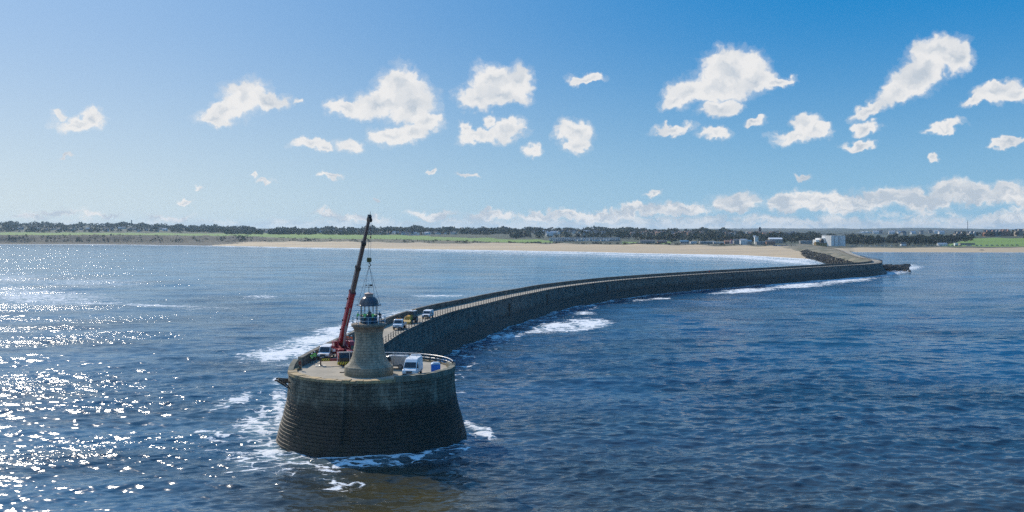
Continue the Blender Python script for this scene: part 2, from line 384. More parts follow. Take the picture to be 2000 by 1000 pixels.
# ------------------------------------------------------------------ sea
def water_material():
    m = bpy.data.materials.new('sea_water'); m.use_nodes = True; nt = m.node_tree; n = NB(nt)
    bs = nt.nodes['Principled BSDF']; out = nt.nodes['Material Output']
    pos = n.new('ShaderNodeNewGeometry').outputs['Position']
    at = n.new('ShaderNodeAttribute', attribute_name='foam'); fo = at.outputs['Fac']
    silt = n.new('ShaderNodeAttribute', attribute_name='silt').outputs['Fac']
    p = n.v('MULTIPLY', pos, (0.55, 1.0, 0.4))
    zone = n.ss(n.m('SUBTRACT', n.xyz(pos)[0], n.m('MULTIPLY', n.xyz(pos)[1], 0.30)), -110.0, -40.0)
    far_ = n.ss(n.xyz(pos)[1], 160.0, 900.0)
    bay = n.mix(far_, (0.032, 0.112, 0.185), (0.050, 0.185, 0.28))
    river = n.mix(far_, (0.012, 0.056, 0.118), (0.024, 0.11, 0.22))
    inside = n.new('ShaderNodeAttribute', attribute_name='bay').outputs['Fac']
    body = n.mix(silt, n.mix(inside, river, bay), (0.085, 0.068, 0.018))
    body = n.mix(n.ss(n.noise(n.v('MULTIPLY', pos, (0.4, 1, 0)), 0.03, 5.0, 0.65), 0.4, 0.62, 0.0, 0.6), body, (0.012, 0.022, 0.030))
    body = n.mix(n.ss(fo, 0.15, 1.0, 0.0, 0.75), body, (0.20, 0.30, 0.32))
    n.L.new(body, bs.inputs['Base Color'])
    bs.inputs['Roughness'].default_value = 0.115; bs.inputs['IOR'].default_value = 1.333
    b1 = n.new('ShaderNodeBump'); b1.inputs['Distance'].default_value = 0.78
    n.L.new(n.noise(p, 0.42, 2.0, 0.45), b1.inputs['Height'])
    b2 = n.new('ShaderNodeBump'); b2.inputs['Distance'].default_value = 0.27
    n.L.new(n.noise(n.v('MULTIPLY', pos, (0.5, 1.0, 0.5)), 1.4, 2.0, 0.5), b2.inputs['Height'])
    gust = n.ss(n.noise(n.v('MULTIPLY', pos, (0.45, 1.0, 0)), 0.028, 4.0, 0.6), 0.40, 0.60, 0.22, 1.0)
    n.L.new(gust, b2.inputs['Strength']); n.L.new(n.m('ADD', n.m('MULTIPLY', gust, 0.55), 0.45), b1.inputs['Strength'])
    n.L.new(b1.outputs[0], b2.inputs['Normal'])
    n.L.new(b2.outputs[0], bs.inputs['Normal'])
    # foam: lacy where thin, solid where thick
    wv = n.v('ADD', pos, n.v('SCALE', n.v('SUBTRACT', n.noisec(pos, 0.5, 3.0), (0.5, 0.5, 0.5)), sc=2.6))
    n1 = n.noise(n.v('MULTIPLY', wv, (0.5, 1.0, 0)), 0.34, 9.0, 0.74)
    vo = n.new('ShaderNodeTexVoronoi', feature='DISTANCE_TO_EDGE'); n.L.new(n.v('MULTIPLY', wv, (0.6, 1.0, 0)), vo.inputs['Vector']); vo.inputs['Scale'].default_value = 0.50
    lace = n.ss(vo.outputs['Distance'], 0.01, 0.2, 0.32, -0.24)
    t = n.m('ADD', n.m('SUBTRACT', n.m('MULTIPLY', fo, 1.0), n.ss(n1, 0.25, 0.70, 0.0, 1.15)), lace)
    t = n.m('MULTIPLY', n.ss(t, -0.10, 0.10), n.ss(fo, 0.01, 0.10))
    df = n.new('ShaderNodeBsdfDiffuse'); n.L.new(n.mix(n.noise(pos, 2.0, 3.0), (0.88, 0.88, 0.87), (0.72, 0.74, 0.74)), df.inputs['Color'])
    fb_ = n.new('ShaderNodeBump'); fb_.inputs['Distance'].default_value = 0.25; n.L.new(n.noise(pos, 1.5, 4.0, 0.6), fb_.inputs['Height']); n.L.new(fb_.outputs[0], df.inputs['Normal'])
    mx = n.new('ShaderNodeMixShader'); n.L.new(t, mx.inputs[0]); n.L.new(bs.outputs[0], mx.inputs[1]); n.L.new(df.outputs[0], mx.inputs[2])
    n.L.new(mx.outputs[0], out.inputs[0])
    return m
# foam patches and some painted sun glare: photo column, row, half width, half height, turn, strength
FOAM_GLARE = [(50,578,190,18,3,.62),(170,552,150,10,0,.40),(20,545,90,12,0,.45),(560,690,95,13,-8,1.09),(625,664,85,12,-8,1.09),(665,646,60,10,-6,1.04),(505,690,50,7,-6,0.94),(640,684,60,15,0,0.89),(600,712,60,10,0,0.64),  # leading wide lobes paint far-left sun glare as well as foam
 (505,835,50,40,-30,0.76),(530,882,45,26,0,0.86),(455,785,60,12,-20,0.64),(420,850,40,16,0,0.44),(575,900,60,16,15,0.76),(655,908,70,12,8,0.54),(480,905,50,25,0,0.54),(640,935,80,22,10,0.36),(545,800,22,60,0,0.74),(740,905,90,14,0,0.54),(840,892,80,14,-5,0.54),
 (935,838,36,9,18,.75),(955,850,18,6,20,.7),(905,850,18,16,0,.5),(915,880,40,12,0,.30),
 (1150,632,48,9,0,1.15),(1090,638,60,9,-5,1.0),(1050,647,50,5,-8,.8),(1140,611,24,3.5,0,.95),(1000,655,42,6,-10,.75),(968,659,12,4,0,1.2),(1120,643,55,4,-3,.8),
 (920,672,45,8,-18,.5),(1040,622,60,7,-8,.45),(1150,598,40,4,-5,.35),(880,690,25,10,0,.45),
 (1290,583,28,2.5,0,.9),(1250,586,30,2,0,.6),(1460,567,60,4,-3,1.1),(1430,571,50,3,-3,.9),(1560,557,75,5.5,-3,1.0),(1530,553,60,4,-3,1.0),(1500,546,50,4,-6,.9),(1650,546,70,6,-4,1.08),(1700,538,60,6,-6,1.1),(1745,531,42,6,-8,1.15),(1775,524,30,4,-6,.95),(1775,518,18,1.5,0,.8),(1600,549,50,3.5,-5,.8),
 (310,597,85,2.2,2,.95),(180,592,90,2.5,2,.7),(60,588,90,5,0,.6),(430,601,60,1.4,0,.45),(860,578,70,2,0,.7),(950,578,60,1.5,0,.5),(510,580,35,3,0,.55),(640,577,90,1.3,0,.4),(380,604,50,1.5,0,.4),
 (790,612,60,7,-12,.6),(745,620,50,10,-10,.6),(700,632,50,9,-8,.8),(1540,510,70,4.5,4,.95),(1460,503,90,4,3,.9),(1380,499,90,3,2,.85),(1580,515,30,3,3,.8),(1500,497,60,3,3,.9)]
def make_sea():
    ys = np.concatenate([np.array([30000.0, 6000, 2600]), HZ + CAMZ * F / np.array([75.0])])[:0]
    yy = np.arange(470.0, HZ + (CAMZ - SEA) * F / 74.0, 1.0)[::-1]
    D = (CAMZ - SEA) * F / (yy - HZ); nr = len(D)
    u = np.linspace(-0.78, 0.78, 1340); nc = len(u)
    U, DD = np.meshgrid(u, D); X = U * DD; Y = DD.copy(); PXc = U * F + 1000; PYc = np.repeat(yy[:, None], nc, 1)
    rowsp = DD * DD / (CAMZ * F) * 1.0
    Z = np.zeros_like(X)
    rr = np.random.default_rng(5)
    for lam, amp, k in [(40, .17, 5), (22, .13, 6), (13, .10, 8), (8, .083, 9), (5, .078, 11), (3.1, .058, 13), (1.9, .033, 13), (1.15, .017, 12)]:
        for _ in range(k):
            L = lam * rr.uniform(0.75, 1.3); a = R(rr.normal(-78 if lam > 6 else -90, 20 if lam > 6 else 32)); kk = 2 * math.pi / L
            ph = (X * math.cos(a) + Y * math.sin(a)) * kk + rr.uniform(0, 6.28)
            att = np.clip((L / np.maximum(rowsp, 0.01) - 2.2) / 2.5, 0, 1)
            s_ = np.sin(ph)
            Z += att * amp * 0.85 * rr.uniform(.6, 1.2) / math.sqrt(k) * 1.35 * (s_ + 0.30 * (s_ * s_ - 0.5))
    gust = 0.75 + 0.5 * hnoise(X / 45, Y / 60, 3)
    Z *= gust
    # calmer in the lee of the pier and in the sheltered river
    # foam, painted glare and silt fields
    fm = np.zeros_like(X)
    for cx, cy, rx, ry, rot, st in FOAM_GLARE:
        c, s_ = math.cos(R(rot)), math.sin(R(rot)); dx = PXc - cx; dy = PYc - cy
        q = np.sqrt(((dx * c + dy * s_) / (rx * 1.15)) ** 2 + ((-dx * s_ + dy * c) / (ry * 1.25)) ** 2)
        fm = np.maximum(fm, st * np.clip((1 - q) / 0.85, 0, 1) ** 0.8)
    dh = np.hypot(X - HC.x, Y - (HC.y - 1.2)) - 14.3
    fm = np.maximum(fm, np.clip(1 - dh / 2.6, 0, 1) * (dh > -2) * 0.52)
    fm = np.maximum(fm, np.clip(1 - dh / 12, 0, 1) * (dh > -2) * 0.40 * np.clip((HC.x - X + 6) / 12, 0, 1))
    dr = dist_poly(X, Y, RPX); dl = dist_poly(X, Y, LPX)
    fm = np.maximum(fm, np.clip(1 - (dr - 1) / (3.0 + Y * 0.008), 0, 1) * 0.60)
    fm = np.maximum(fm, np.clip(1 - (dr - 1) / 16, 0, 1) * 0.34 * (Y < 420))
    fm = np.maximum(fm, np.clip(1 - (dl - 1) / 7, 0, 1) * 0.5)
    y0 = np.interp(PXc, COLS, PROF[:, 0])
    off_ = (PYc - y0)                              # rows of the photo seaward of the waterline = metres out
    seaw = CAMZ * F / (y0 - HZ) - 10 - DD
    wide = np.interp(PXc, [-900, 0, 400, 600, 800, 1000, 1300, 1500, 1600, 1640, 1670, 3000], [110, 110, 120, 140, 200, 290, 290, 280, 200, 40, 8, 8])
    nn = hnoise(X / 60, Y / 14, 9) * .6 + hnoise(X / 18, Y / 5, 4) * .4
    lines = 0.55 + 0.45 * np.sin(seaw / wide * 16 + 3 * hnoise(X / 120, Y / 40, 2))
    surf = np.clip(1.30 - seaw / wide, 0, 1) * (0.42 + 0.75 * nn * lines)
    surf = np.where(seaw < wide * 0.13, np.maximum(surf, 0.95), surf)
    fm = np.maximum(fm, np.where(seaw < wide * 1.25, surf, 0))
    # scattered whitecaps
    wc = hnoise(X / 7, Y / 2.2, 21) * hnoise(X / 40, Y / 25, 22)
    fm = np.maximum(fm, np.clip((wc - 0.80) * 6, 0, 0.55) * (PXc < 900) * (Y > 140) * np.clip(hnoise(X / 50, Y / 50, 8) * 2 - 1, 0, 1))
    Z += np.clip(fm, 0, 1.1) * 0.18 * (Y < 500)
    Z *= np.clip(seaw / 60, 0.05, 1)
    q = np.sqrt(((PXc - 760) / 330) ** 2 + ((PYc - 975) / 120) ** 2)
    silt = np.clip(1.25 - q, 0, 1) ** 1.2
    ix = np.interp(Y, RPX[:, 1], RPX[:, 0]); bayf = np.clip((ix - X) / 6, 0, 1) * (Y > 150); bayf = np.maximum(bayf, np.clip((HC.x + 2 - X) / 30, 0, 1) * (Y <= 150))
    silt = np.maximum(silt, np.clip((PYc - 700) / 330, 0, 1) * 0.55 * np.clip((PXc - 850) / 250, 0, 1))
    V = np.stack([X, Y, Z + SEA], -1).reshape(-1, 3)
    ii = np.arange(nr * nc).reshape(nr, nc)
    Q = np.stack([ii[:-1, :-1], ii[:-1, 1:], ii[1:, 1:], ii[1:, :-1]], -1).reshape(-1, 4)
    # drop cells well inland
    keep = (seaw[:-1, :-1] > -60).reshape(-1); Q = Q[keep]
    # wide skirt so that the sea goes on to the sides and behind
    base = len(V); f0, f1 = 0, nc - 1
    sk = [(-9000, -4000, SEA), (9000, -4000, SEA), (9000, V[ii[0, f1]][1], SEA), V[ii[0, f1]] * [1, 1, 0] + [0, 0, SEA], V[ii[0, f0]] * [1, 1, 0] + [0, 0, SEA], (-9000, V[ii[0, f0]][1], SEA),
          (-9000, 2700, SEA), V[ii[-1, f0]] * [1, 1, 0] + [0, 0, SEA], V[ii[-1, f1]] * [1, 1, 0] + [0, 0, SEA], (9000, 2700, SEA)]
    V = np.vstack([V, np.array([tuple(map(float, p)) for p in sk])])
    extra = [(base + 5, base + 0, base + 1, base + 2), (base + 5, base + 4, base + 7, base + 6), (base + 3, base + 2, base + 9, base + 8)]
    extra[0] = (base + 0, base + 1, base + 2, base + 5)
    Q = np.vstack([Q, np.array(extra)])
    o = fast_mesh('sea', V, Q, water_material())
    me = o.data
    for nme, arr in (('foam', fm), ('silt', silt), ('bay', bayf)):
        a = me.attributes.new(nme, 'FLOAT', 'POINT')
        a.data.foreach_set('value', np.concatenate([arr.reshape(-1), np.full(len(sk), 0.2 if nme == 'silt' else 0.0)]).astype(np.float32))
    me.flip_normals() if me.polygons[0].normal.z < 0 else None
    return tag(o, 'open sea with wind waves, white foam and sun glitter round the pier', kind='structure')
make_sea()
MB().box((0, 1500, -6.5), (18000, 11000, 1)).build('seabed', mat('seabed_silt', (0.05, 0.045, 0.03), 0.9)).__setitem__('kind', 'structure')

# ------------------------------------------------------------------ land: one grid, split into plain ground pieces
M_sand = mat('beach_sand', (0.52, 0.39, 0.23), 0.9, base2=(0.40, 0.31, 0.20), nscale=0.012, mapping=(0.25, 1, 1), bump=0.3, bscale=0.08)
M_dune = mat('dune_scrub', (0.060, 0.065, 0.035), 0.95, base2=(0.16, 0.14, 0.09), nscale=0.03, bump=1.5, bscale=0.05, detail=7)
M_cliff = mat('cliff_rock', (0.05, 0.05, 0.038), 0.95, base2=(0.12, 0.105, 0.07), nscale=0.012, mapping=(0.4, 1, 1.5), bump=2.5, bscale=0.04, detail=7)
M_field = mat('grass_field', (0.16, 0.26, 0.035), 0.95, base2=(0.12, 0.20, 0.035), nscale=0.006, mapping=(0.3, 1, 1), detail=5)
M_town = mat('town_ground', (0.030, 0.042, 0.022), 0.95, base2=(0.05, 0.065, 0.03), nscale=0.01, detail=6)
def hills_material():
    m = bpy.data.materials.new('hill_fields'); m.use_nodes = True; n = NB(m.node_tree); bs = m.node_tree.nodes['Principled BSDF']
    pos = n.new('ShaderNodeNewGeometry').outputs['Position']
    a = n.noise(n.v('MULTIPLY', pos, (0.35, 1, 0)), 0.0022, 6.0, 0.65)
    c = n.mix(n.ss(a, 0.45, 0.6), (0.022, 0.034, 0.030), (0.06, 0.08, 0.045))
    vo = n.new('ShaderNodeTexVoronoi'); n.L.new(n.v('MULTIPLY', pos, (0.4, 1, 0)), vo.inputs['Vector']); vo.inputs['Scale'].default_value = 0.004
    c = n.mix(n.ss(n.xyz(vo.outputs['Color'])[0], 0.6, 0.9, 0, 0.5), c, (0.11, 0.105, 0.07))
    n.L.new(c, bs.inputs['Base Color']); bs.inputs['Roughness'].default_value = 0.95
    return m
M_hill = hills_material()
def make_land():
    px = np.concatenate([np.arange(-2600, -200, 40), np.arange(-200, 2200, 5), np.arange(2200, 4600, 40)]).astype(float)
    Ds, zs = prof_at(px)
    subs = [8, 8, 10, 12, 10]
    rowsD = [Ds[0] - 300, Ds[0] - 10]; rowsZ = [np.full(px.shape, -6.3), np.full(px.shape, -1.2)]; zone = [0, 0]
    for k in range(5):
        for t in np.linspace(0, 1, subs[k], endpoint=False):
            tt = t * t * (3 - 2 * t) if k == 1 else t
            rowsD.append(Ds[k] * (1 - t) + Ds[k + 1] * t); rowsZ.append(zs[k] * (1 - tt) + zs[k + 1] * tt); zone.append(k)
    rowsD += [Ds[5], np.full(px.shape, 12500.0)]; rowsZ += [zs[5], zs[5] - 60]; zone += [4, 4]
    D = np.array(rowsD); Z = np.array(rowsZ); X = (px[None] - 1000) / F * D
    amp = np.array([0, 0] + [0.15] * 8 + [1.6] * 8 + [0.6] * 10 + [2.0] * 12 + [3.0] * 10 + [0, 0])[:, None]
    big = np.array([0, 0] + [0] * 8 + [1.0] * 8 + [0] * 10 + [0] * 12 + [0] * 10 + [0, 0])[:, None]
    Z = Z + amp * (hnoise(X / 30, D / 30, 5) - .5) * 2
    cl = np.clip((700 - px) / 300, 0, 1)[None]
    Z = Z + big * cl * (hnoise(X / 14, D / 12, 6) - .5) * 5
    Z = Z + np.where(D > 6500, (hnoise(X / 420, D / 700, 8) - .5) * 12 * np.clip((D - 6500) / 2500, 0, 1), 0)
    Z = Z + np.where(D > 8800, (hnoise(X / 90, D / 90, 9) - .5) * 5, 0)
    V = np.stack([X, D, Z], -1).reshape(-1, 3); nr, nc = D.shape
    ii = np.arange(nr * nc).reshape(nr, nc)
    Q = np.stack([ii[:-1, :-1], ii[:-1, 1:], ii[1:, 1:], ii[1:, :-1]], -1)
    zn = np.repeat(np.array(zone[:-1])[:, None], nc - 1, 1)
    pc = (px[:-1] + px[1:]) / 2; PC = np.repeat(pc[None], nr - 1, 0)
    # the front slope is rock on the left and dune elsewhere; the grass stops where the trees come down to the shore
    cliff = (zn == 1) & (PC < 520)
    jit = hnoise(X[:-1, :-1] / 60, D[:-1, :-1] / 40, 14) * 30
    notfield = (zn == 2) & (((PC > 1080) & (PC < 1215)) | ((PC > 1245) & (PC < 1292)) | ((PC > 1312) & (PC < 1838)))
    zn2 = zn.copy(); zn2[notfield] = 3
    zn2[(zn == 0) & (PC < 455 + jit * 2 - D[:-1, :-1] * .02)] = 5
    zn2[cliff] = 5
    for k, nm, mt, lb in ((0, 'beach', M_sand, 'pale sand beach behind the surf'), (1, 'dunes', M_dune, 'scrubby dunes behind the beach'), (5, 'cliffs', M_cliff, 'low dark cliffs on the far shore'),
                          (2, 'field', M_field, 'green grass fields above the shore'), (3, 'ground', M_town, 'dark ground of the town and woods'), (4, 'hills', M_hill, 'distant blue hills on the horizon')):
        sel = (zn2 == k).reshape(-1); q = Q.reshape(-1, 4)[sel]
        used, inv = np.unique(q, return_inverse=True)
        o = fast_mesh(nm, V[used], inv.reshape(-1, 4), mt); tag(o, lb, kind='structure')
make_land()

# sandy embankment and rock slope inside the pier's bend
def make_embankment():
    inner = [tuple(LPX[i]) for i in range(len(LPX)) if PD[i] > np.interp(662, RPX[:, 1], PD) and LPX[i][1] < 1560][::4]
    outer0 = catmull([(a_ * 1.055, b_ * 1.055) for a_, b_ in [(228, 632), (241, 690), (261, 770), (283, 880), (300, 960), (312, 1040), (326, 1110), (343, 1180), (350, 1300), (350, 1480)]], 12)
    n = 90; ip = np.array(inner); op = np.array([tuple(p) for p in outer0])
    def res(P):
        s = np.concatenate([[0], np.cumsum(np.hypot(*np.diff(P, axis=0).T))]); q = np.linspace(0, s[-1], n)
        return np.stack([np.interp(q, s, P[:, 0]), np.interp(q, s, P[:, 1])], -1)
    a, b = res(ip), res(op); k = 26; V = []; 
    for j in range(k + 1):
        t = j / k; P = a * (1 - t) + b * t
        z = np.interp(t, [0, .3, .62, .86, 1.0], [7.5, 7.0, 5.2, 1.0, -2.6])
        zz = z + (hnoise(P[:, 0] / 6, P[:, 1] / 9, 3) - .5) * (2.0 if t > .3 else 0.8)
        V.append(np.stack([P[:, 0], P[:, 1], zz], -1))
    V = np.array(V); ii = np.arange((k + 1) * n).reshape(k + 1, n)
    Q = np.stack([ii[:-1, :-1], ii[1:, :-1], ii[1:, 1:], ii[:-1, 1:]], -1).reshape(-1, 4)
    me = mat('embankment_sand', (0.22, 0.19, 0.13), 0.95, base2=(0.085, 0.09, 0.055), nscale=0.05, mapping=(1, 0.4, 1), bump=1.0, bscale=0.15, detail=7)
    o = fast_mesh('embankment', V.reshape(-1, 3), Q, me); tag(o, 'sandy bank with rough grass inside the bend of the pier', kind='structure')
    # armour rock down to the water
    mb = MB(); r_ = random.Random(4)
    for _ in range(3800):
        j = r_.randrange(0, n - 30); t = r_.uniform(.62, 1.0); P = a[j] * (1 - t) + b[j] * t
        z = float(np.interp(t, [.6, .86, 1.0], [5.6, 1.4, -0.6])); s = r_.uniform(.35, 1.0)
        mb.box((P[0] + r_.uniform(-1.5, 1.5), P[1] + r_.uniform(-4, 4), z - .1), (s * 1.6, s * 1.3, s), 0, rz=r_.uniform(0, 3), taper=r_.uniform(.5, .85))
    o = mb.build('rocks', mat('wet_rock', (0.055, 0.05, 0.045), 0.8, base2=(0.025, 0.027, 0.025), nscale=0.5), recalc=False)
    tag(o, 'dark rocks on the slope down to the bay inside the bend', kind='stuff')
make_embankment()
def make_reef():
    mb = MB(); r_ = random.Random(8)
    for _ in range(2200):
        t = r_.random() ** 1.1
        c = Vector((284, 748)) * (1 - t) + Vector((356, 876)) * t
        wdt = 16 * (1 - t) + 2; x = c.x + r_.gauss(0, wdt * .35); y = c.y + r_.gauss(0, wdt * .6)
        s = r_.uniform(.5, 1.3) * (1.9 if r_.random() < .06 else 1); z = (1 - t) ** 1.2 * 3.8 * max(0, 1 - abs(x - c.x) / (wdt * 1.0)) - 1.3
        mb.box((x, y, z), (s * 1.6, s * 1.4, s * 1.2), 0, rz=r_.uniform(0, 3), taper=r_.uniform(.45, .85))
    tag(mb.build('rocks', MATS['wet_rock'], recalc=False), 'reef of dark seaweed-covered rocks running out from the outside of the bend', kind='stuff')
make_reef()

# ------------------------------------------------------------------ pier
M_pier = masonry('pier_masonry', (0.17, 0.155, 0.125), (0.09, 0.085, 0.072), (0.022, 0.022, 0.02), bw=1.9, bh=0.75, low=(0.022, 0.021, 0.016), weed=(0.010, 0.014, 0.008), zlow=3.2)
M_head = masonry('head_masonry', (0.195, 0.175, 0.13), (0.12, 0.118, 0.085), (0.035, 0.035, 0.03), bw=1.15, bh=0.5, low=(0.030, 0.024, 0.018), weed=(0.014, 0.018, 0.010), zlow=5.6)
M_deck = mat('deck_concrete', (0.39, 0.335, 0.255), 0.9, base2=(0.27, 0.24, 0.185), nscale=0.25, bump=0.03, bscale=2.0, detail=7)
M_cope = mat('coping_stone', (0.46, 0.32, 0.15), 0.85, base2=(0.22, 0.18, 0.12), nscale=0.6, bump=0.06, bscale=2.5, detail=6)
M_copeg = mat('coping_weathered', (0.22, 0.21, 0.16), 0.9, base2=(0.12, 0.125, 0.09), nscale=0.7, bump=0.06, bscale=2.5, detail=6)
M_dark = mat('dark_iron', (0.035, 0.033, 0.03), 0.6, base2=(0.06, 0.045, 0.035), nscale=3)
M_white = mat('white_paint', (0.80, 0.80, 0.79), 0.35, base2=(0.74, 0.74, 0.73), nscale=2)
def strip(name, rows, m, parent, us, closed=False, smooth=False):
    """rows: list of (list of points, v coordinate); us: u coordinate of every column"""
    n = len(rows[0][0]); V = [tuple(p) for r, _ in rows for p in r]
    Q = [(i * n + j, i * n + j + 1, (i + 1) * n + j + 1, (i + 1) * n + j) for i in range(len(rows) - 1) for j in range(n - 1)]
    o = fast_mesh(name, V, Q, m, smooth=smooth, parent=parent)
    uv = o.data.uv_layers.new(name='UVMap'); vi = np.zeros(len(o.data.loops), np.int32); o.data.loops.foreach_get('vertex_index', vi)
    vv = np.array([v for _, v in rows]); U = np.stack([np.array(us)[vi % n], vv[vi // n]], -1)
    uv.data.foreach_set('uv', U.astype(np.float32).ravel())
    return o
def make_pier():
    t = empty('stone_pier', (0, 0, 0), 0, 'long curved dark stone pier running from the round pier head to the far beach', 'pier')
    idx = list(range(0, len(RIGHT))); us = [PD[i] for i in idx]
    def off(i, o, z):
        n_, _ = nrm(i); p = RIGHT[i] + n_ * o; return (p.x, p.y, z - DROP(RIGHT[i].y) * min(max(z / 8.6, 0), 1))
    # river face, leaning back from the foot, with a projecting kerb course
    ap = lambda i: float(np.interp(PD[i], [0, 600, 690, 745, 800, 880], [1, 1, 2.6, 4.5, 3.0, 1]))
    rows = [([off(i, -2.0 * ap(i), -3) for i in idx], -3), ([off(i, -1.2 * ap(i), 0.5) for i in idx], .5), ([off(i, -.75 * ap(i), 2.4) for i in idx], 2.4), ([off(i, -.50, 2.5) for i in idx], 2.6), ([off(i, -.2, 6) for i in idx], 6), ([off(i, 0, 8.62) for i in idx], 8.6), ([off(i, -.14, 8.64) for i in idx], 8.7), ([off(i, -.14, DECK + .12) for i in idx], 9.1)]
    strip('river_wall', rows, M_pier, t, us)
    strip('kerb', [([off(i, -.14, DECK + .122) for i in idx], 0), ([off(i, .45, DECK + .122) for i in idx], .6), ([off(i, .45, DECK - .05) for i in idx], .8)], M_deck, t, us)
    strip('walkway', [([off(i, .3, DECK - .006) for i in idx], 0), ([off(i, WIDTH(PD[i]) - .5, DECK - .006) for i in idx], 7)], M_deck, t, us)
    # sea parapet
    W_ = lambda i: WIDTH(PD[i]); H_ = lambda i: DECK + WALLH(PD[i])
    k = [i for i in idx if PD[i] > 4]
    rows = [([off(i, W_(i) - .62, DECK - .1) for i in k], 0), ([off(i, W_(i) - .58, H_(i) - .22) for i in k], 1.5), ([off(i, W_(i) - .68, H_(i) - .20) for i in k], 1.6), ([off(i, W_(i) - .66, H_(i)) for i in k], 1.8),
            ([off(i, W_(i) + .04, H_(i) + .02) for i in k], 2.4), ([off(i, W_(i) + .04, H_(i) - .3) for i in k], 2.8), ([off(i, W_(i), 8) for i in k], 4), ([off(i, W_(i) + .3, 5) for i in k], 7), ([off(i, W_(i) + 1.4, -3) for i in k], 15)]
    strip('parapet', rows, M_pier, t, [PD[i] for i in k])
    e = MB(); i = k[0]; w = W_(i)
    e.add([off(i, w - .64, DECK), off(i, w - .62, H_(i) - .01), off(i, w + .03, H_(i) - .01), off(i, w + .1, DECK)], [(0, 1, 2, 3)])
    e.build('parapet_end', M_copeg, t)
    # buttress-like recess blocks, seams and drain hoods on the river face
    for s_, ww in ((176, 1.2), (226, 3.6), (300, 1.0)):
        i = int(np.searchsorted(PD, s_)); n_, tt = nrm(i); p = RIGHT[i] - n_ * .35
        MB().box((0, 0, 0), (ww, .8, 7.0)).build('buttress', MATS['pier_stone'] if 'pier_stone' in MATS else M_copeg_dark, t).matrix_world = Matrix.Translation((p.x, p.y, 3.6 - DROP(p.y) * .8)) @ Matrix.Rotation(math.atan2(tt.y, tt.x), 4, 'Z')
    return t
M_copeg_dark = mat('buttress_stone', (0.085, 0.082, 0.07), 0.9, base2=(0.05, 0.05, 0.042), nscale=0.8, bump=0.05, bscale=3)
make_pier()
def make_railing():
    t = empty('pier_railing', (0, 0, 0), 0, 'dark post and rail fence along the river edge of the pier', 'railing')
    posts = []; s = 22.0
    while s < 820:
        i = min(int(np.searchsorted(PD, s)), len(RIGHT) - 2); n_, tt = nrm(i); f = (s - PD[i - 1]) / (PD[i] - PD[i - 1])
        p = RIGHT[i - 1] * (1 - f) + RIGHT[i] * f + n_ * .12; posts.append((p, tt)); s += 2.9
    def post(mb, p, M=None):
        mb.tube([(p[0], p[1], p[2]), (p[0], p[1], p[2] + 1.12)], [.085, .06], 6); mb.box((p[0], p[1], p[2] + .04), (.3, .3, .08)); mb.tube([(p[0], p[1], p[2] + 1.1), (p[0], p[1], p[2] + 1.2)], [.09, .05], 6)
    pm = MB(); post(pm, (0, 0, 0)); first = pm.build('post', M_dark, t); first.location = (posts[0][0].x, posts[0][0].y, DECK + .122)
    for p, _ in posts[1:96]:
        c = first.copy(); COL.objects.link(c); c.parent = t; c.location = (p.x, p.y, DECK + .122 - DROP(p.y))
    rest = MB()
    for p, _ in posts[96:]: post(rest, (p.x, p.y, DECK + .122 - DROP(p.y)))
    tag(rest.build('far_post', M_dark, t, recalc=False), kind='stuff')
    for h in (.55, 1.05):
        MB().tube([(p.x, p.y, DECK + .122 + h - DROP(p.y)) for p, _ in posts], .022, 5).build('rail', M_dark, t)
make_railing()

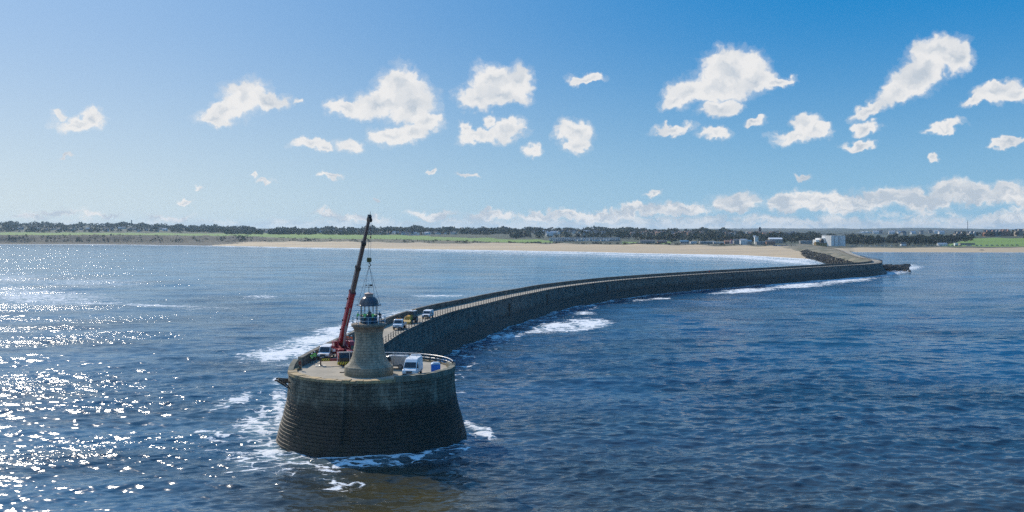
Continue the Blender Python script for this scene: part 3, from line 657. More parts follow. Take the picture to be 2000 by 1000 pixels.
# ------------------------------------------------------------------ round pier head
def make_head():
    t = empty('round_bastion', (HC.x, HC.y, 0), 0, 'massive round stone pier head carrying the lighthouse', 'pier head')
    N = 240; rnd = random.Random(3)
    zs = []; z = -3.0
    while z < 8.99: zs.append(round(z, 3)); z += 0.5
    def rad(z): return float(np.interp(z, [-3, -1.2, 0, 1.2, 2.3, 3.6, 5.0, 6.5, 9.3], [14.9, 14.4, 14.12, 13.8, 13.46, 13.1, 12.84, 12.70, 12.6]))
    rows = []; us = [j / N * 2 * math.pi * 13.2 for j in range(N + 1)]
    groove = lambda a: abs(((a - math.atan2(-12.5, -1.6)) + math.pi) % (2 * math.pi) - math.pi) < 0.032
    for c, z in enumerate(zs):
        step = 0.03 + rnd.gauss(0, .008)
        jit = []; j = 0
        while j <= N:
            w = rnd.choice((4, 5, 6)); v = rnd.gauss(0, .026 if z < 4.5 else .014)
            if rnd.random() < .05: v -= .12
            jit += [v] * w; j += w
        top = 0.5 if z < 8.4 else 0.42
        for zz, ex in ((z + .004, step * .5), (z + top - .004, step * .5)):
            pts = []
            for j in range(N + 1):
                jj = j % N; a = 2 * math.pi * jj / N
                r = rad(z) + ex + jit[jj] - (.35 if groove(a) and z > 0 else 0)
                cz = (.03 if 0 <= c else 0)
                pts.append((r * math.cos(a), r * math.sin(a), zz))
            rows.append((pts, zz))
    strip('wall', rows, M_head, t, us)
    # coping: low ochre stones on the seaward left, raised weathered stones on the right
    def coping(a0, a1, r0, r1, z0, z1, name, m, seed, seg=3):
        r_ = random.Random(seed); mb = MB(); a = a0
        while a < a1 - 1e-4:
            w = min(r_.uniform(.055, .095), a1 - a); zt = z1 + r_.gauss(0, .035); ro = r1 + r_.gauss(0, .03); ri = r0 + r_.gauss(0, .05)
            vs = []; 
            for q in range(seg + 1):
                b = a + .002 + (w - .004) * q / seg
                for rr, zz in ((ri, z0), (ri + .03, zt), (ro - .04, zt - .02), (ro, z0)): vs.append((rr * math.cos(b), rr * math.sin(b), zz))
            fs = []
            for q in range(seg):
                for e_ in range(3): fs.append((q * 4 + e_, q * 4 + e_ + 1, q * 4 + 5 + e_, q * 4 + 4 + e_))
            fs += [(0, 1, 2, 3), tuple(seg * 4 + x for x in (3, 2, 1, 0))]
            mb.add(vs, fs); a += w
        return mb.build(name, m, t)
    aR = math.atan2(-11.6, 4.9)                       # where the low coping ends and the raised one starts
    coping(R(172), R(360) + aR, 11.35, 12.76, 8.9, 9.32, 'coping', M_cope, 1)
    coping(aR, R(20), 11.75, 12.72, 8.9, 9.72, 'raised_coping', M_copeg, 2)
    coping(R(20), R(104), 12.1, 12.72, 8.9, 9.22, 'rear_coping', M_cope, 5)
    MB().lathe([(0.01, DECK - .4), (12.2, DECK - .4)][:0] + [(12.0, DECK - .3), (12.0, DECK), (0.01, DECK)], 72).build('deck', M_deck, t)
    # short return wall that closes the sea parapet at the head
    rt = MB(); a_ = [(math.cos(R(q)), math.sin(R(q))) for q in range(172, 194, 3)]
    for k_ in range(len(a_) - 1):
        (c0, s0), (c1, s1) = a_[k_], a_[k_ + 1]; h0 = 10.45 - k_ * .17; h1 = h0 - .17
        vs = [(11.9 * c0, 11.9 * s0, 8.9), (12.7 * c0, 12.7 * s0, 8.9), (12.7 * c0, 12.7 * s0, h0), (11.9 * c0, 11.9 * s0, h0), (11.9 * c1, 11.9 * s1, 8.9), (12.7 * c1, 12.7 * s1, 8.9), (12.7 * c1, 12.7 * s1, h1), (11.9 * c1, 11.9 * s1, h1)]
        rt.add(vs, [(0, 1, 2, 3), (7, 6, 5, 4), (3, 2, 6, 7), (0, 3, 7, 4), (1, 5, 6, 2)])
    rt.build('return_wall', M_copeg, t)
    return t
make_head()
def make_bracket():
    t = empty('timber_stage', (HC.x, HC.y, 0), 0, 'broken dark timber brackets sticking out of the left side of the pier head', 'bracket')
    m = mat('old_timber', (0.06, 0.045, 0.03), 0.9, base2=(0.03, 0.025, 0.02), nscale=2)
    for k, (a, ln) in enumerate(((R(190), 1.9), (R(197), 2.1), (R(205), 1.2))):
        c, s_ = math.cos(a), math.sin(a)
        MB().tube([(12.4 * c, 12.4 * s_, 7.9), ((12.6 + ln) * c, (12.6 + ln) * s_, 8.05)], .12, 6).tube([(12.5 * c, 12.5 * s_, 6.7), ((12.2 + ln) * c, (12.2 + ln) * s_, 7.9)], .09, 6).build('bracket_arm', m, t)
    MB().tube([(14.1 * math.cos(R(188)), 14.1 * math.sin(R(188)), 8.1), (14.2 * math.cos(R(199)), 14.2 * math.sin(R(199)), 8.0), (13.3 * math.cos(R(207)), 13.3 * math.sin(R(207)), 7.6)], .08, 6).build('beam', m, t)
make_bracket()
def make_head_rail():
    t = empty('head_handrail', (HC.x, HC.y, DECK), 0, 'curved white two-bar handrail on dark posts round the rear right of the pier head', 'railing')
    a0, a1 = R(6), R(99); n = 15
    for k in range(n + 1):
        a = a0 + (a1 - a0) * k / n; c, s_ = math.cos(a) * 12.35, math.sin(a) * 12.35
        MB().tube([(c, s_, .2), (c, s_, 1.18)], .07, 6).box((c, s_, .25), (.24, .24, .06), rz=a).build('post', M_dark, t)
    for h in (.68, 1.16):
        MB().tube([(math.cos(a0 + (a1 - a0) * k / 60) * 12.35, math.sin(a0 + (a1 - a0) * k / 60) * 12.35, h) for k in range(61)], .055, 6).build('rail', M_white, t)
make_head_rail()

# ------------------------------------------------------------------ lighthouse
TX, TY = -21.4, 145.5
def tower_material():
    m = bpy.data.materials.new('tower_stone'); m.use_nodes = True; n = NB(m.node_tree); bs = m.node_tree.nodes['Principled BSDF']; bs.inputs['Roughness'].default_value = 0.9
    uv = n.new('ShaderNodeTexCoord').outputs['UV']; pos = n.new('ShaderNodeNewGeometry').outputs['Position']
    br = n.new('ShaderNodeTexBrick'); n.L.new(uv, br.inputs['Vector'])
    for k, v in (('Color1', (0.42, 0.35, 0.25, 1)), ('Color2', (0.34, 0.29, 0.205, 1)), ('Mortar', (0.11, 0.10, 0.08, 1))): br.inputs[k].default_value = v
    for k, v in (('Scale', 1.0), ('Mortar Size', 0.018), ('Mortar Smooth', 0.4), ('Brick Width', 0.9), ('Row Height', 0.42), ('Bias', 0.0)): br.inputs[k].default_value = v
    c = n.mix(n.ss(n.noise(n.v('MULTIPLY', pos, (1, 1, .35)), 0.9, 6.0, 0.7), 0.40, 0.66, 0, 0.8), br.outputs[0], (0.15, 0.15, 0.115))
    z = n.xyz(pos)[2]; low = n.m('ADD', z, n.m('MULTIPLY', n.m('SUBTRACT', n.noise(pos, 1.2, 5.0, .7), .5), 2.0))
    c = n.mix(n.ss(low, 9.2, 10.6, 0.65, 0.0), c, (0.13, 0.125, 0.085))
    n.L.new(c, bs.inputs['Base Color'])
    bp = n.new('ShaderNodeBump'); bp.inputs['Distance'].default_value = 0.03
    n.L.new(n.m('ADD', n.m('MULTIPLY', br.outputs[1], -1.0), n.noise(pos, 4.0, 4.0, .6)), bp.inputs['Height']); n.L.new(bp.outputs[0], bs.inputs['Normal'])
    return m
M_tower = tower_material()
def lathe_uv(name, prof, N, m, parent):
    s = 0; rows = []; us = [j / N * 2 * math.pi * 2.4 for j in range(N + 1)]
    for k, (r, z) in enumerate(prof):
        if k: s += math.hypot(r - prof[k - 1][0], z - prof[k - 1][1])
        rows.append(([(r * math.cos(2 * math.pi * (j % N) / N), r * math.sin(2 * math.pi * (j % N) / N), z) for j in range(N + 1)], s))
    o = strip(name, rows, m, parent, us, smooth=True)
    return o
def arc(pts, k=6):
    P = catmull(pts, .12); return [(p.x, p.y) for p in P]
def make_lighthouse():
    t = empty('lighthouse', (TX, TY, DECK), 0, 'squat flared stone lighthouse with dark domed lantern on the pier head', 'lighthouse')
    body = [(3.60, -.1), (3.62, 0), (3.62, 1.22), (3.56, 1.32)] + arc([(3.52, 1.36), (3.36, 1.44), (3.04, 1.75), (2.78, 2.15), (2.50, 2.75), (2.32, 3.5), (2.18, 4.3), (2.08, 5.0), (2.05, 5.6), (2.08, 6.1), (2.14, 6.5)])
    lathe_uv('tower', body, 64, M_tower, t)
    cor = [(2.14, 6.45), (2.20, 6.62)] + arc([(2.22, 6.66), (2.30, 6.95), (2.46, 7.12), (2.58, 7.2)]) + [(2.62, 7.24), (2.62, 7.58), (2.58, 7.62), (0.3, 7.66)]
    lathe_uv('gallery', cor, 64, mat('gallery_stone', (0.30, 0.22, 0.15), 0.85, base2=(0.13, 0.12, 0.10), nscale=1.2, bump=.02, bscale=5), t)
    zb = 7.66; blue = mat('blue_panel', (0.03, 0.15, 0.24), 0.4, base2=(0.025, 0.12, 0.20), nscale=2)
    mb = MB().lathe([(1.17, zb), (1.17, zb + 1.12), (1.13, zb + 1.16), (1.09, zb + 1.12), (1.09, zb)], 40)
    for k in range(10):
        a = 2 * math.pi * k / 10 + .2; mb.box((1.185 * math.cos(a), 1.185 * math.sin(a), zb + .56), (.03, .08, 1.1), rz=a)
    mb.build('lantern_base', blue, t)
    iron = mat('lantern_iron', (0.04, 0.04, 0.045), 0.45, base2=(0.07, 0.055, 0.045), nscale=3)
    for k in range(12):
        a = 2 * math.pi * k / 12 + .1; c, s_ = 1.24 * math.cos(a), 1.24 * math.sin(a)
        MB().tube([(c, s_, zb + .0), (c, s_, zb + 2.62)], .038, 6).build('glazing_bar', iron, t)
    MB().tube([(1.24 * math.cos(a), 1.24 * math.sin(a), zb + 1.2) for a in [2 * math.pi * k / 40 for k in range(41)]], .05, 6).build('sill_ring', iron, t)
    MB().lathe([(.01, .0), (.34, .0), (.40, .2), (.40, .9), (.28, 1.25), (.01, 1.4)], 16, (0, 0, zb)).build('lamp_pedestal', mat('lamp_grey', (.25, .28, .28), .5), t)
    # roof
    ze = zb + 2.6; lead = mat('lead_dome', (0.085, 0.075, 0.095), 0.38, 0.25, base2=(0.15, 0.135, 0.13), nscale=1.6, bump=.01, bscale=6)
    prof = [(1.16, ze), (1.56, ze), (1.60, ze + .05), (1.58, ze + .12), (1.44, ze + .14), (1.42, ze + .2)]
    for q in range(1, 13):
        a = R(90) * q / 13; prof.append((1.40 * math.cos(a) ** .8, ze + .2 + 1.24 * math.sin(a)))
    prof.append((.60, ze + 1.42))
    rf = MB().lathe(prof, 48).build('lantern_roof', lead, t, smooth=True)
    seams = MB()
    for k in range(12):
        a = 2 * math.pi * k / 12 + .1
        seams.tube([(1.42 * math.cos(R(90) * q / 13) ** .8 * math.cos(a), 1.42 * math.cos(R(90) * q / 13) ** .8 * math.sin(a), ze + .2 + 1.25 * math.sin(R(90) * q / 13)) for q in range(0, 10)], .022, 4)
    seams.build('seam', lead, rf)
    for k in range(6):
        a = 2 * math.pi * k / 6; MB().tube([(1.5 * math.cos(a), 1.5 * math.sin(a), ze + .1), (1.82 * math.cos(a), 1.82 * math.sin(a), ze + .1)], [.05, .09], 6).build('lifting_lug', iron, rf)
    pale = mat('ventilator_paint', (0.46, 0.33, 0.28), 0.6, base2=(0.34, 0.23, 0.19), nscale=3)
    vt = MB().lathe([(.72, ze + 1.28), (.72, ze + 1.34), (.64, ze + 1.38), (.64, ze + 1.74), (.72, ze + 1.76), (.72, ze + 1.82), (.30, ze + 1.96), (.07, ze + 2.0), (.05, ze + 2.2)], 24).build('ventilator', pale, rf, smooth=False)
    wv = MB().tube([(0, 0, ze + 2.0), (0, 0, ze + 3.35)], [.05, .025], 6).tube([(-.55, 0, ze + 2.75), (.55, 0, ze + 2.75)], .02, 5).tube([(0, -.55, ze + 2.75), (0, .55, ze + 2.75)], .02, 5)
    wv.box((.32, .02, ze + 3.05), (.42, .03, .26)).add([(-.55, .02, ze + 3.05), (-.3, .02, ze + 3.17), (-.3, .02, ze + 2.93), (-.55, .05, ze + 3.05), (-.3, .05, ze + 3.17), (-.3, .05, ze + 2.93)], [(0, 1, 2), (5, 4, 3), (0, 3, 4, 1), (1, 4, 5, 2), (2, 5, 3, 0)]).tube([(-.35, .035, ze + 3.05), (.2, .035, ze + 3.05)], .022, 5)
    wv.build('weather_vane', iron, rf)
    # gallery railing
    rl = mat('pale_blue_paint', (0.45, 0.58, 0.65), 0.4, base2=(0.5, 0.55, 0.58), nscale=3)
    for k in range(10):
        a = 2 * math.pi * k / 10 + R(-84); MB().tube([(2.5 * math.cos(a), 2.5 * math.sin(a), 7.6), (2.5 * math.cos(a), 2.5 * math.sin(a), 8.72)], .045, 6).build('railing_post', rl, t)
    for h in (8.15, 8.70):
        MB().tube([(2.5 * math.cos(2 * math.pi * k / 60), 2.5 * math.sin(2 * math.pi * k / 60), h) for k in range(61)], .028, 5).build('gallery_rail', rl, t)
make_lighthouse()

# ------------------------------------------------------------------ vehicles (local x forward, origin on the ground under the middle)
M_glass = mat('vehicle_glass', (0.015, 0.03, 0.045), 0.08, base2=(0.02, 0.04, 0.06), nscale=0.8)
M_rubber = mat('tyre_rubber', (0.02, 0.02, 0.02), 0.8)
M_rim = mat('wheel_rim', (0.35, 0.35, 0.36), 0.35, 0.6)
M_plast = mat('dark_plastic', (0.03, 0.03, 0.033), 0.5)
M_lamp = mat('lamp_glass', (0.7, 0.72, 0.75), 0.1)
M_redlamp = mat('red_lamp', (0.45, 0.02, 0.015), 0.2)
M_amber = mat('amber_lamp', (0.8, 0.30, 0.03), 0.3)
M_red = mat('crane_red', (0.30, 0.018, 0.03), 0.35, base2=(0.22, 0.016, 0.026), nscale=1.2)
M_brightred = mat('bright_red', (0.36, 0.016, 0.028), 0.4, base2=(0.28, 0.014, 0.024), nscale=2)
M_yellow = mat('machine_yellow', (0.62, 0.33, 0.03), 0.4, base2=(0.50, 0.25, 0.03), nscale=2)
M_yel2 = mat('hazard_yellow', (0.72, 0.55, 0.04), 0.5)
M_grey = mat('boom_grey', (0.095, 0.072, 0.075), 0.42, 0.1, base2=(0.12, 0.095, 0.095), nscale=0.9)
M_steel = mat('galvanised', (0.45, 0.46, 0.46), 0.4, 0.5, base2=(0.36, 0.37, 0.37), nscale=2)
M_silver = mat('silver_paint', (0.50, 0.50, 0.49), 0.3, 0.35, base2=(0.42, 0.42, 0.42), nscale=1)
M_black = mat('black_paint', (0.015, 0.015, 0.016), 0.4)
def wheel(parent, x, y, r=.36, w=.24, name='wheel'):
    s = 1 if y > 0 else -1
    Mx = Matrix.Translation((x, y, r)) @ Matrix.Rotation(R(90), 4, 'X')
    wh = empty(name, (0, 0, 0)); wh.parent = parent
    MB().lathe([(r * .6, -w / 2), (r * .93, -w / 2), (r, -w / 2 + .04), (r, w / 2 - .04), (r * .93, w / 2), (r * .6, w / 2)], 24, M=Mx).build('tyre', M_rubber, wh, smooth=False)
    MB().lathe([(.01, .05), (r * .2, .07), (r * .25, .02), (r * .5, .03), (r * .62, .10), (r * .62, -.10), (.01, -.1)], 16, M=Mx @ Matrix.Translation((0, 0, -s * w * .25))).build('rim', M_rim, wh)
    return wh
def quadbox(mb, p, nrm_, th=.012, mi=0):
    """thin plate on four points, pushed out along its normal"""
    p = [Vector(q) for q in p]; n_ = Vector(nrm_).normalized() * th
    vs = [q - n_ * .6 for q in p] + [q + n_ for q in p]
    mb.add(vs, [(3, 2, 1, 0), (4, 5, 6, 7), (0, 1, 5, 4), (1, 2, 6, 5), (2, 3, 7, 6), (3, 0, 4, 7)], mi)
def make_van(label, loc, rz, L=6.0, H=2.7, W_=2.0, paint=None, low=False, side_window=True, group=None, cat='van', name='panel_van', mast=False, rack=False):
    t = empty(name, loc, rz, label, cat, group); paint = paint or M_white; h = L / 2
    if low: prof = [(h, .42), (h, .72), (h - .12, .98), (h - .95, 1.16), (h - 1.62, H - .16), (h - 2.0, H - .02), (h - 2.4, H), (-h + .25, H - .03), (-h + .05, H - .4), (-h, .9), (-h, .42)]; ws = (3, 4)
    else: prof = [(h, .45), (h, .85), (h - .10, 1.12), (h - .72, 1.34), (h - 1.42, 2.16), (h - 1.85, H - .10), (h - 2.3, H), (-h + .2, H), (-h + .04, H - .25), (-h, 1.0), (-h, .45)]; ws = (3, 4)
    tum = lambda z: max(0.0, z - 1.15) * .085
    MB().prism(prof, -W_ / 2, W_ / 2, inset=tum).build('body', paint, t, bevel=.05)
    (x0, z0), (x1, z1) = prof[ws[0]], prof[ws[1]]; yb, yt = W_ / 2 - tum(z0) - .10, W_ / 2 - tum(z1) - .12
    g = MB(); quadbox(g, [(x0 - .04, -yb, z0 + .05), (x0 - .04, yb, z0 + .05), (x1 + .03, yt, z1 - .04), (x1 + .03, -yt, z1 - .04)], (z1 - z0, 0, x0 - x1), .015); g.build('windscreen', M_glass, t)
    for s in (-1, 1):
        za, zb_ = z0 + .06, min(z1 - .08, z0 + .72); fx = lambda z: x0 + (x1 - x0) * (z - z0) / (z1 - z0) - .14
        g = MB(); ya, yb2 = s * (W_ / 2 - tum(za)), s * (W_ / 2 - tum(zb_)); xr = x1 - .75
        quadbox(g, [(fx(za), ya, za), (xr, ya, za), (xr, yb2, zb_), (fx(zb_), yb2, zb_)], (0, s, .08), .012); g.build('side_window', M_glass, t)
        MB().box((x0 - .12, s * (W_ / 2 + .13), z0 + .18), (.12, .2, .32)).tube([(x0 - .12, s * (W_ / 2 - .06), z0 + .1), (x0 - .12, s * (W_ / 2 + .1), z0 + .12)], .03, 5).build('wing_mirror', M_plast, t, bevel=.02)
        MB().box((h - .06, s * (W_ / 2 - .24), .88), (.14, .34, .24)).build('headlight', M_lamp, t, bevel=.04)
        MB().box((-h, s * (W_ / 2 - .12), 1.15), (.06, .14, .5)).build('tail_light', M_redlamp, t)
        for wx in (h - .95, -h + 1.15):
            wheel(t, wx, s * (W_ / 2 - .14))
            MB().lathe([(.36, 0), (.45, 0), (.45, .03), (.36, .03)], 20, a0=0, a1=math.pi, M=Matrix.Translation((wx, s * (W_ / 2) + (0.012 if s < 0 else -0.0), .38)) @ Matrix.Rotation(R(90), 4, 'X')).build('wheel_arch', M_plast, t)
        sd_ = MB(); sd_.box((x1 - .85, s * (W_ / 2 + .003), 1.1), (.02, .01, 1.0)).box((-.3, s * (W_ / 2 + .003), 1.15), (.02, .01, 1.0)).box((-.2, s * (W_ / 2 + .008), .62), (L * .55, .02, .09)); sd_.build('side_trim', M_plast, t)
    MB().box((h + .02, 0, .52), (.16, W_ - .08, .30)).build('bumper', M_plast, t, bevel=.04)
    MB().box((h - .03, 0, .92), (.10, W_ * .48, .20)).box((h - .02, 0, .75), (.08, W_ * .40, .08)).build('grille', M_plast, t)
    MB().box((h + .105, 0, .52), (.02, .5, .11)).build('number_plate', mat('plate_white', (.75, .75, .7), .5), t)
    if mast:
        for y in (-.45, .45): MB().tube([(-.4 - y, y, H), (-.4 - y, y, H + .75)], .03, 5).build('aerial', M_steel, t)
        MB().box((-h + .5, 0, H + .10), (.25, W_ * .75, .2)).build('light_bar', M_white, t, bevel=.04)
    if rack:
        rk = MB()
        for x in (-h + .6, -.4, h - 2.5): rk.box((x, 0, H + .1), (.05, W_ * .8, .05)); rk.box((x, W_ * .38, H + .04), (.05, .05, .1)); rk.box((x, -W_ * .38, H + .04), (.05, .05, .1))
        rk.tube([(-h + .4, W_ * .3, H + .16), (h - 2.3, W_ * .3, H + .16)], .03, 5).tube([(-h + .4, -W_ * .3, H + .16), (h - 2.3, -W_ * .3, H + .16)], .03, 5)
        rk.build('roof_rack', M_steel, t)
    return t
def facing(dx, dy): return math.atan2(dy, dx)
make_van('big white high-roof van parked on the right of the pier head beside the lighthouse', (-14.75, 144.6, DECK), facing(-.09, -1), 5.9, 2.6, 2.02, mast=True)
make_van('silver panel van with ladder rack parked side-on behind the big white van', (-18.5, 151.6, DECK), facing(-1, .12), 5.0, 2.1, 1.9, paint=M_silver, low=True, rack=True)
make_van('white van facing the camera between the red crane and the sea wall', (-31.2, 163.8, DECK), facing(-.06, -1), 5.2, 2.2, 1.95, low=True)
make_van('small white van farthest along the pier, behind the yellow digger', (-20.6, 238.2, DECK), facing(-.14, -1), 4.9, 1.98, 1.92, low=True)

def make_pickup():
    t = empty('dropside_truck', (-24.5, 212.0, DECK), facing(-.06, -1), 'white dropside truck with amber beacon, nearest of the vehicles on the pier road', 'truck')
    MB().prism([(2.9, .5), (2.9, .95), (2.8, 1.2), (2.15, 1.38), (1.55, 2.12), (1.3, 2.25), (.45, 2.25), (.4, 2.1), (.4, .5)], -1.0, 1.0, inset=lambda z: max(0, z - 1.2) * .1).build('cab', M_white, t, bevel=.05)
    g = MB(); quadbox(g, [(2.12, -.86, 1.43), (2.12, .86, 1.43), (1.60, .78, 2.06), (1.60, -.78, 2.06)], (.74, 0, .6), .02); g.build('windscreen', M_glass, t)
    for s in (-1, 1):
        g = MB(); quadbox(g, [(1.9, s * .98, 1.38), (.65, s * .98, 1.38), (.65, s * .92, 2.0), (1.5, s * .92, 2.0)], (0, s, .08), .012); g.build('side_window', M_glass, t)
        MB().box((2.0, s * 1.12, 1.6), (.1, .18, .3)).build('wing_mirror', M_plast, t); MB().box((2.83, s * .74, .98), (.14, .36, .24)).build('headlight', M_lamp, t, bevel=.04)
        wheel(t, 2.0, s * .86); wheel(t, -1.6, s * .84, .36, .4)
        MB().box((-1.3, s * 1.03, 1.12), (3.3, .05, .40)).build('side_board', M_silver, t)
    MB().box((-1.3, 0, .88), (3.3, 2.02, .10)).box((-.3, 0, .66), (5.6, .8, .2)).build('flatbed', M_dark, t)
    MB().box((-2.93, 0, 1.12), (.05, 2.0, .4)).box((.34, 0, 1.35), (.05, 2.0, .9)).build('end_board', M_silver, t)
    MB().box((2.92, 0, .60), (.16, 1.95, .3)).box((2.86, 0, .95), (.1, 1.0, .2)).build('bumper', M_plast, t, bevel=.03)
    MB().box((3.01, 0, .6), (.02, .5, .11)).build('number_plate', MATS['plate_white'], t)
    MB().box((.9, 0, 2.29), (.3, 1.1, .08)).lathe([(.01, .2), (.10, .17), (.12, 0)], 12, (.9, .3, 2.33)).lathe([(.01, .2), (.10, .17), (.12, 0)], 12, (.9, -.3, 2.33)).build('beacon', M_amber, t)
make_pickup()
def make_digger():
    t = empty('backhoe_loader', (-23.4, 225.6, DECK), facing(-.32, -1), 'yellow digger with grey cab between the white truck and the small white van', 'digger')
    MB().prism([(1.9, .75), (1.95, 1.1), (1.8, 1.72), (.3, 1.95), (.3, .75)], -.55, .55, inset=lambda z: max(0, z - 1.4) * .25).build('bonnet', M_yellow, t, bevel=.05)
    MB().box((0, 0, .72), (4.4, .7, .35)).box((-1.9, 0, .9), (.5, 1.6, .8)).build('chassis', M_dark, t)
    cb = MB()
    for x in (.25, -1.55):
        for s in (-1, 1): cb.tube([(x, s * .72, 1.0), (x - .05, s * .66, 2.72)], .05, 6)
    cb.box((-.65, 0, 1.15), (1.85, 1.45, .5)); cb.build('cab', M_grey, t)
    MB().box((-.65, 0, 2.78), (2.05, 1.6, .14)).build('cab_roof', M_white, t, bevel=.04)
    g = MB(); quadbox(g, [(.25, -.65, 1.45), (.25, .65, 1.45), (.2, .6, 2.65), (.2, -.6, 2.65)], (1, 0, 0), .01)
    for s in (-1, 1): quadbox(g, [(.2, s * .7, 1.45), (-1.5, s * .7, 1.45), (-1.5, s * .64, 2.65), (.16, s * .64, 2.65)], (0, s, 0), .01)
    g.build('cab_glass', M_glass, t)
    MB().lathe([(.01, .2), (.09, .17), (.11, 0)], 12, (-.1, .4, 2.85)).build('beacon', M_amber, t)
    MB().tube([(1.2, .35, 1.9), (1.2, .35, 2.5)], .05, 6).build('exhaust', M_dark, t)
    for s in (-1, 1):
        wheel(t, 1.35, s * .85, .48, .34); wheel(t, -1.0, s * .88, .74, .46)
        MB().tube([(.1, s * .62, 1.75), (1.6, s * .66, 1.55), (2.6, s * .66, .75)], [.12, .13, .10], 6).build('loader_arm', M_yellow, t)
    bk = MB().prism([(2.55, .95), (3.2, .55), (3.45, .12), (2.75, .10), (2.5, .35)], -1.1, 1.1); bk.build('front_bucket', M_yellow, t)
    MB().prism([(-2.0, 1.0), (-2.3, 1.0), (-2.75, 2.7), (-2.55, 2.95), (-2.3, 2.8)], -.12, .12).build('boom', M_yellow, t)
    MB().prism([(-2.55, 2.9), (-2.8, 2.75), (-3.25, 1.3), (-3.05, 1.25)], -.10, .10).build('dipper', M_yellow, t)
    MB().prism([(-3.0, 1.35), (-3.35, 1.3), (-3.3, .75), (-2.95, .55), (-2.75, .85)], -.3, .3).build('rear_bucket', M_dark, t)
make_digger()

# ------------------------------------------------------------------ crane
P0c = Vector((-28.5, 162.2, 11.75)); P1c = Vector((-21.30, 145.5, 32.45))
def oriented_box(mb, a, b, w0, h0, w1, h1, mi=0):
    """box beam from a to b with its depth h in the lifting plane"""
    a, b = Vector(a), Vector(b); ax = (b - a).normalized(); side = ax.cross(Vector((0, 0, 1))).normalized(); up = side.cross(ax).normalized()
    vs = []
    for p, w, h in ((a, w0, h0), (b, w1, h1)):
        for sx, sz in ((-1, -.62), (-.55, -1), (.55, -1), (1, -.62), (1, 1), (-1, 1)): vs.append(p + side * (sx * w / 2) + up * (sz * h / 2))
    n = 6; mb.add(vs, [tuple(range(n - 1, -1, -1)), tuple(range(n, 2 * n))] + [(i, (i + 1) % n, (i + 1) % n + n, i + n) for i in range(n)], mi)
    return ax, side, up
def make_crane():
    O = Vector((-27.6, 160.0, DECK)); ang = facing(.24, -1)                # local x points towards the camera end of the carrier
    t = empty('mobile_crane', O, ang, 'red mobile crane with a tall dark telescopic boom beside the lighthouse', 'crane')
    inv = (Matrix.Translation(O) @ Matrix.Rotation(ang, 4, 'Z')).inverted(); loc = lambda p: inv @ Vector(p)
    MB().prism([(5.4, .75), (5.4, 1.35), (4.9, 1.55), (-4.6, 1.55), (-5.0, 1.2), (-5.0, .75)], -1.15, 1.15).build('carrier', M_brightred, t, bevel=.04)
    MB().box((2.7, 0, 1.62), (4.2, 2.35, .10)).box((3.4, .65, 1.92), (1.9, .9, .52)).box((1.2, -.6, 1.9), (1.3, .9, .5)).build('engine_cover', M_red, t, bevel=.04)
    # carrier cab low at the camera end
    MB().prism([(6.7, .7), (6.75, 1.35), (6.35, 2.2), (5.45, 2.3), (5.42, .7)], -1.2, .9).build('driving_cab', M_dark, t, bevel=.06)
    g = MB(); quadbox(g, [(6.745, -1.05, 1.4), (6.745, .75, 1.4), (6.40, .72, 2.12), (6.40, -1.0, 2.12)], (.9, 0, .4), .02); quadbox(g, [(6.5, .9, 1.35), (5.6, .9, 1.35), (5.6, .9, 2.1), (6.25, .9, 2.1)], (0, 1, 0), .012); quadbox(g, [(6.5, -1.2, 1.35), (5.6, -1.2, 1.35), (5.6, -1.2, 2.1), (6.25, -1.2, 2.1)], (0, -1, 0), .012)
    g.build('cab_window', M_glass, t)
    # bumper board with hazard stripes
    mb = MB().box((6.95, -.15, .62), (.08, 2.7, .42))
    for k in range(7):
        y = -1.35 + k * .38; mb.add([(6.995, y, .43), (6.995, y + .17, .43), (6.995, y + .36, .81), (6.995, y + .19, .81)], [(0, 1, 2, 3)], 1)
    mb.build('hazard_board', [M_yel2, M_black], t, recalc=False)
    # step frame with white top rail
    fr = MB().tube([(6.9, 1.2, 2.35), (6.9, -1.5, 2.35)], .05, 6).tube([(6.9, 1.2, .6), (6.9, 1.2, 2.35)], .04, 6).tube([(6.9, -1.5, .6), (6.9, -1.5, 2.35)], .04, 6).tube([(6.9, .4, .6), (6.9, .4, 2.35)], .03, 6)
    fr.build('front_frame', M_white, t)
    for x in (4.3, 2.8, -1.6, -3.2):
        for s in (-1, 1): wheel(t, x, s * 1.0, .55, .38)
    # outriggers: beam, jack leg, foot and a pale load-spreading mat
    for x, s, ln in ((4.9, 1, 3.1), (4.9, -1, 2.9), (-4.3, 1, 2.2), (-4.3, -1, 2.9)):
        MB().box((x, s * (1.1 + ln / 2), .92), (.32, ln, .34)).build('outrigger_beam', M_red, t)
        MB().tube([(x, s * (1.1 + ln), 1.25), (x, s * (1.1 + ln), .14)], .10, 8).box((x, s * (1.1 + ln), 1.1), (.34, .34, .5)).build('outrigger_jack', M_dark, t)
        MB().lathe([(.01, .22), (.2, .2), (.34, .12), (.34, .085)], 16, (x, s * (1.1 + ln), 0)).build('outrigger_foot', M_black, t)
    for s in (-1, 1):
        mb = MB().box((4.9 + .25, s * 3.2, 1.0), (.05, 1.3, .36))
        for k in range(4): mb.add([(4.9 + .278, s * 3.2 - .62 + k * .34, .84), (4.9 + .278, s * 3.2 - .62 + k * .34 + .15, .84), (4.9 + .278, s * 3.2 - .62 + k * .34 + .30, 1.16), (4.9 + .278, s * 3.2 - .62 + k * .34 + .15, 1.16)], [(0, 1, 2, 3)], 1)
        mb.build('hazard_board', [M_yel2, M_black], t, recalc=False)
    # slewing superstructure turned towards the lighthouse
    up_dir = Vector((P1c.x - P0c.x, P1c.y - P0c.y)).normalized(); sa = math.atan2(up_dir.y, up_dir.x) - ang
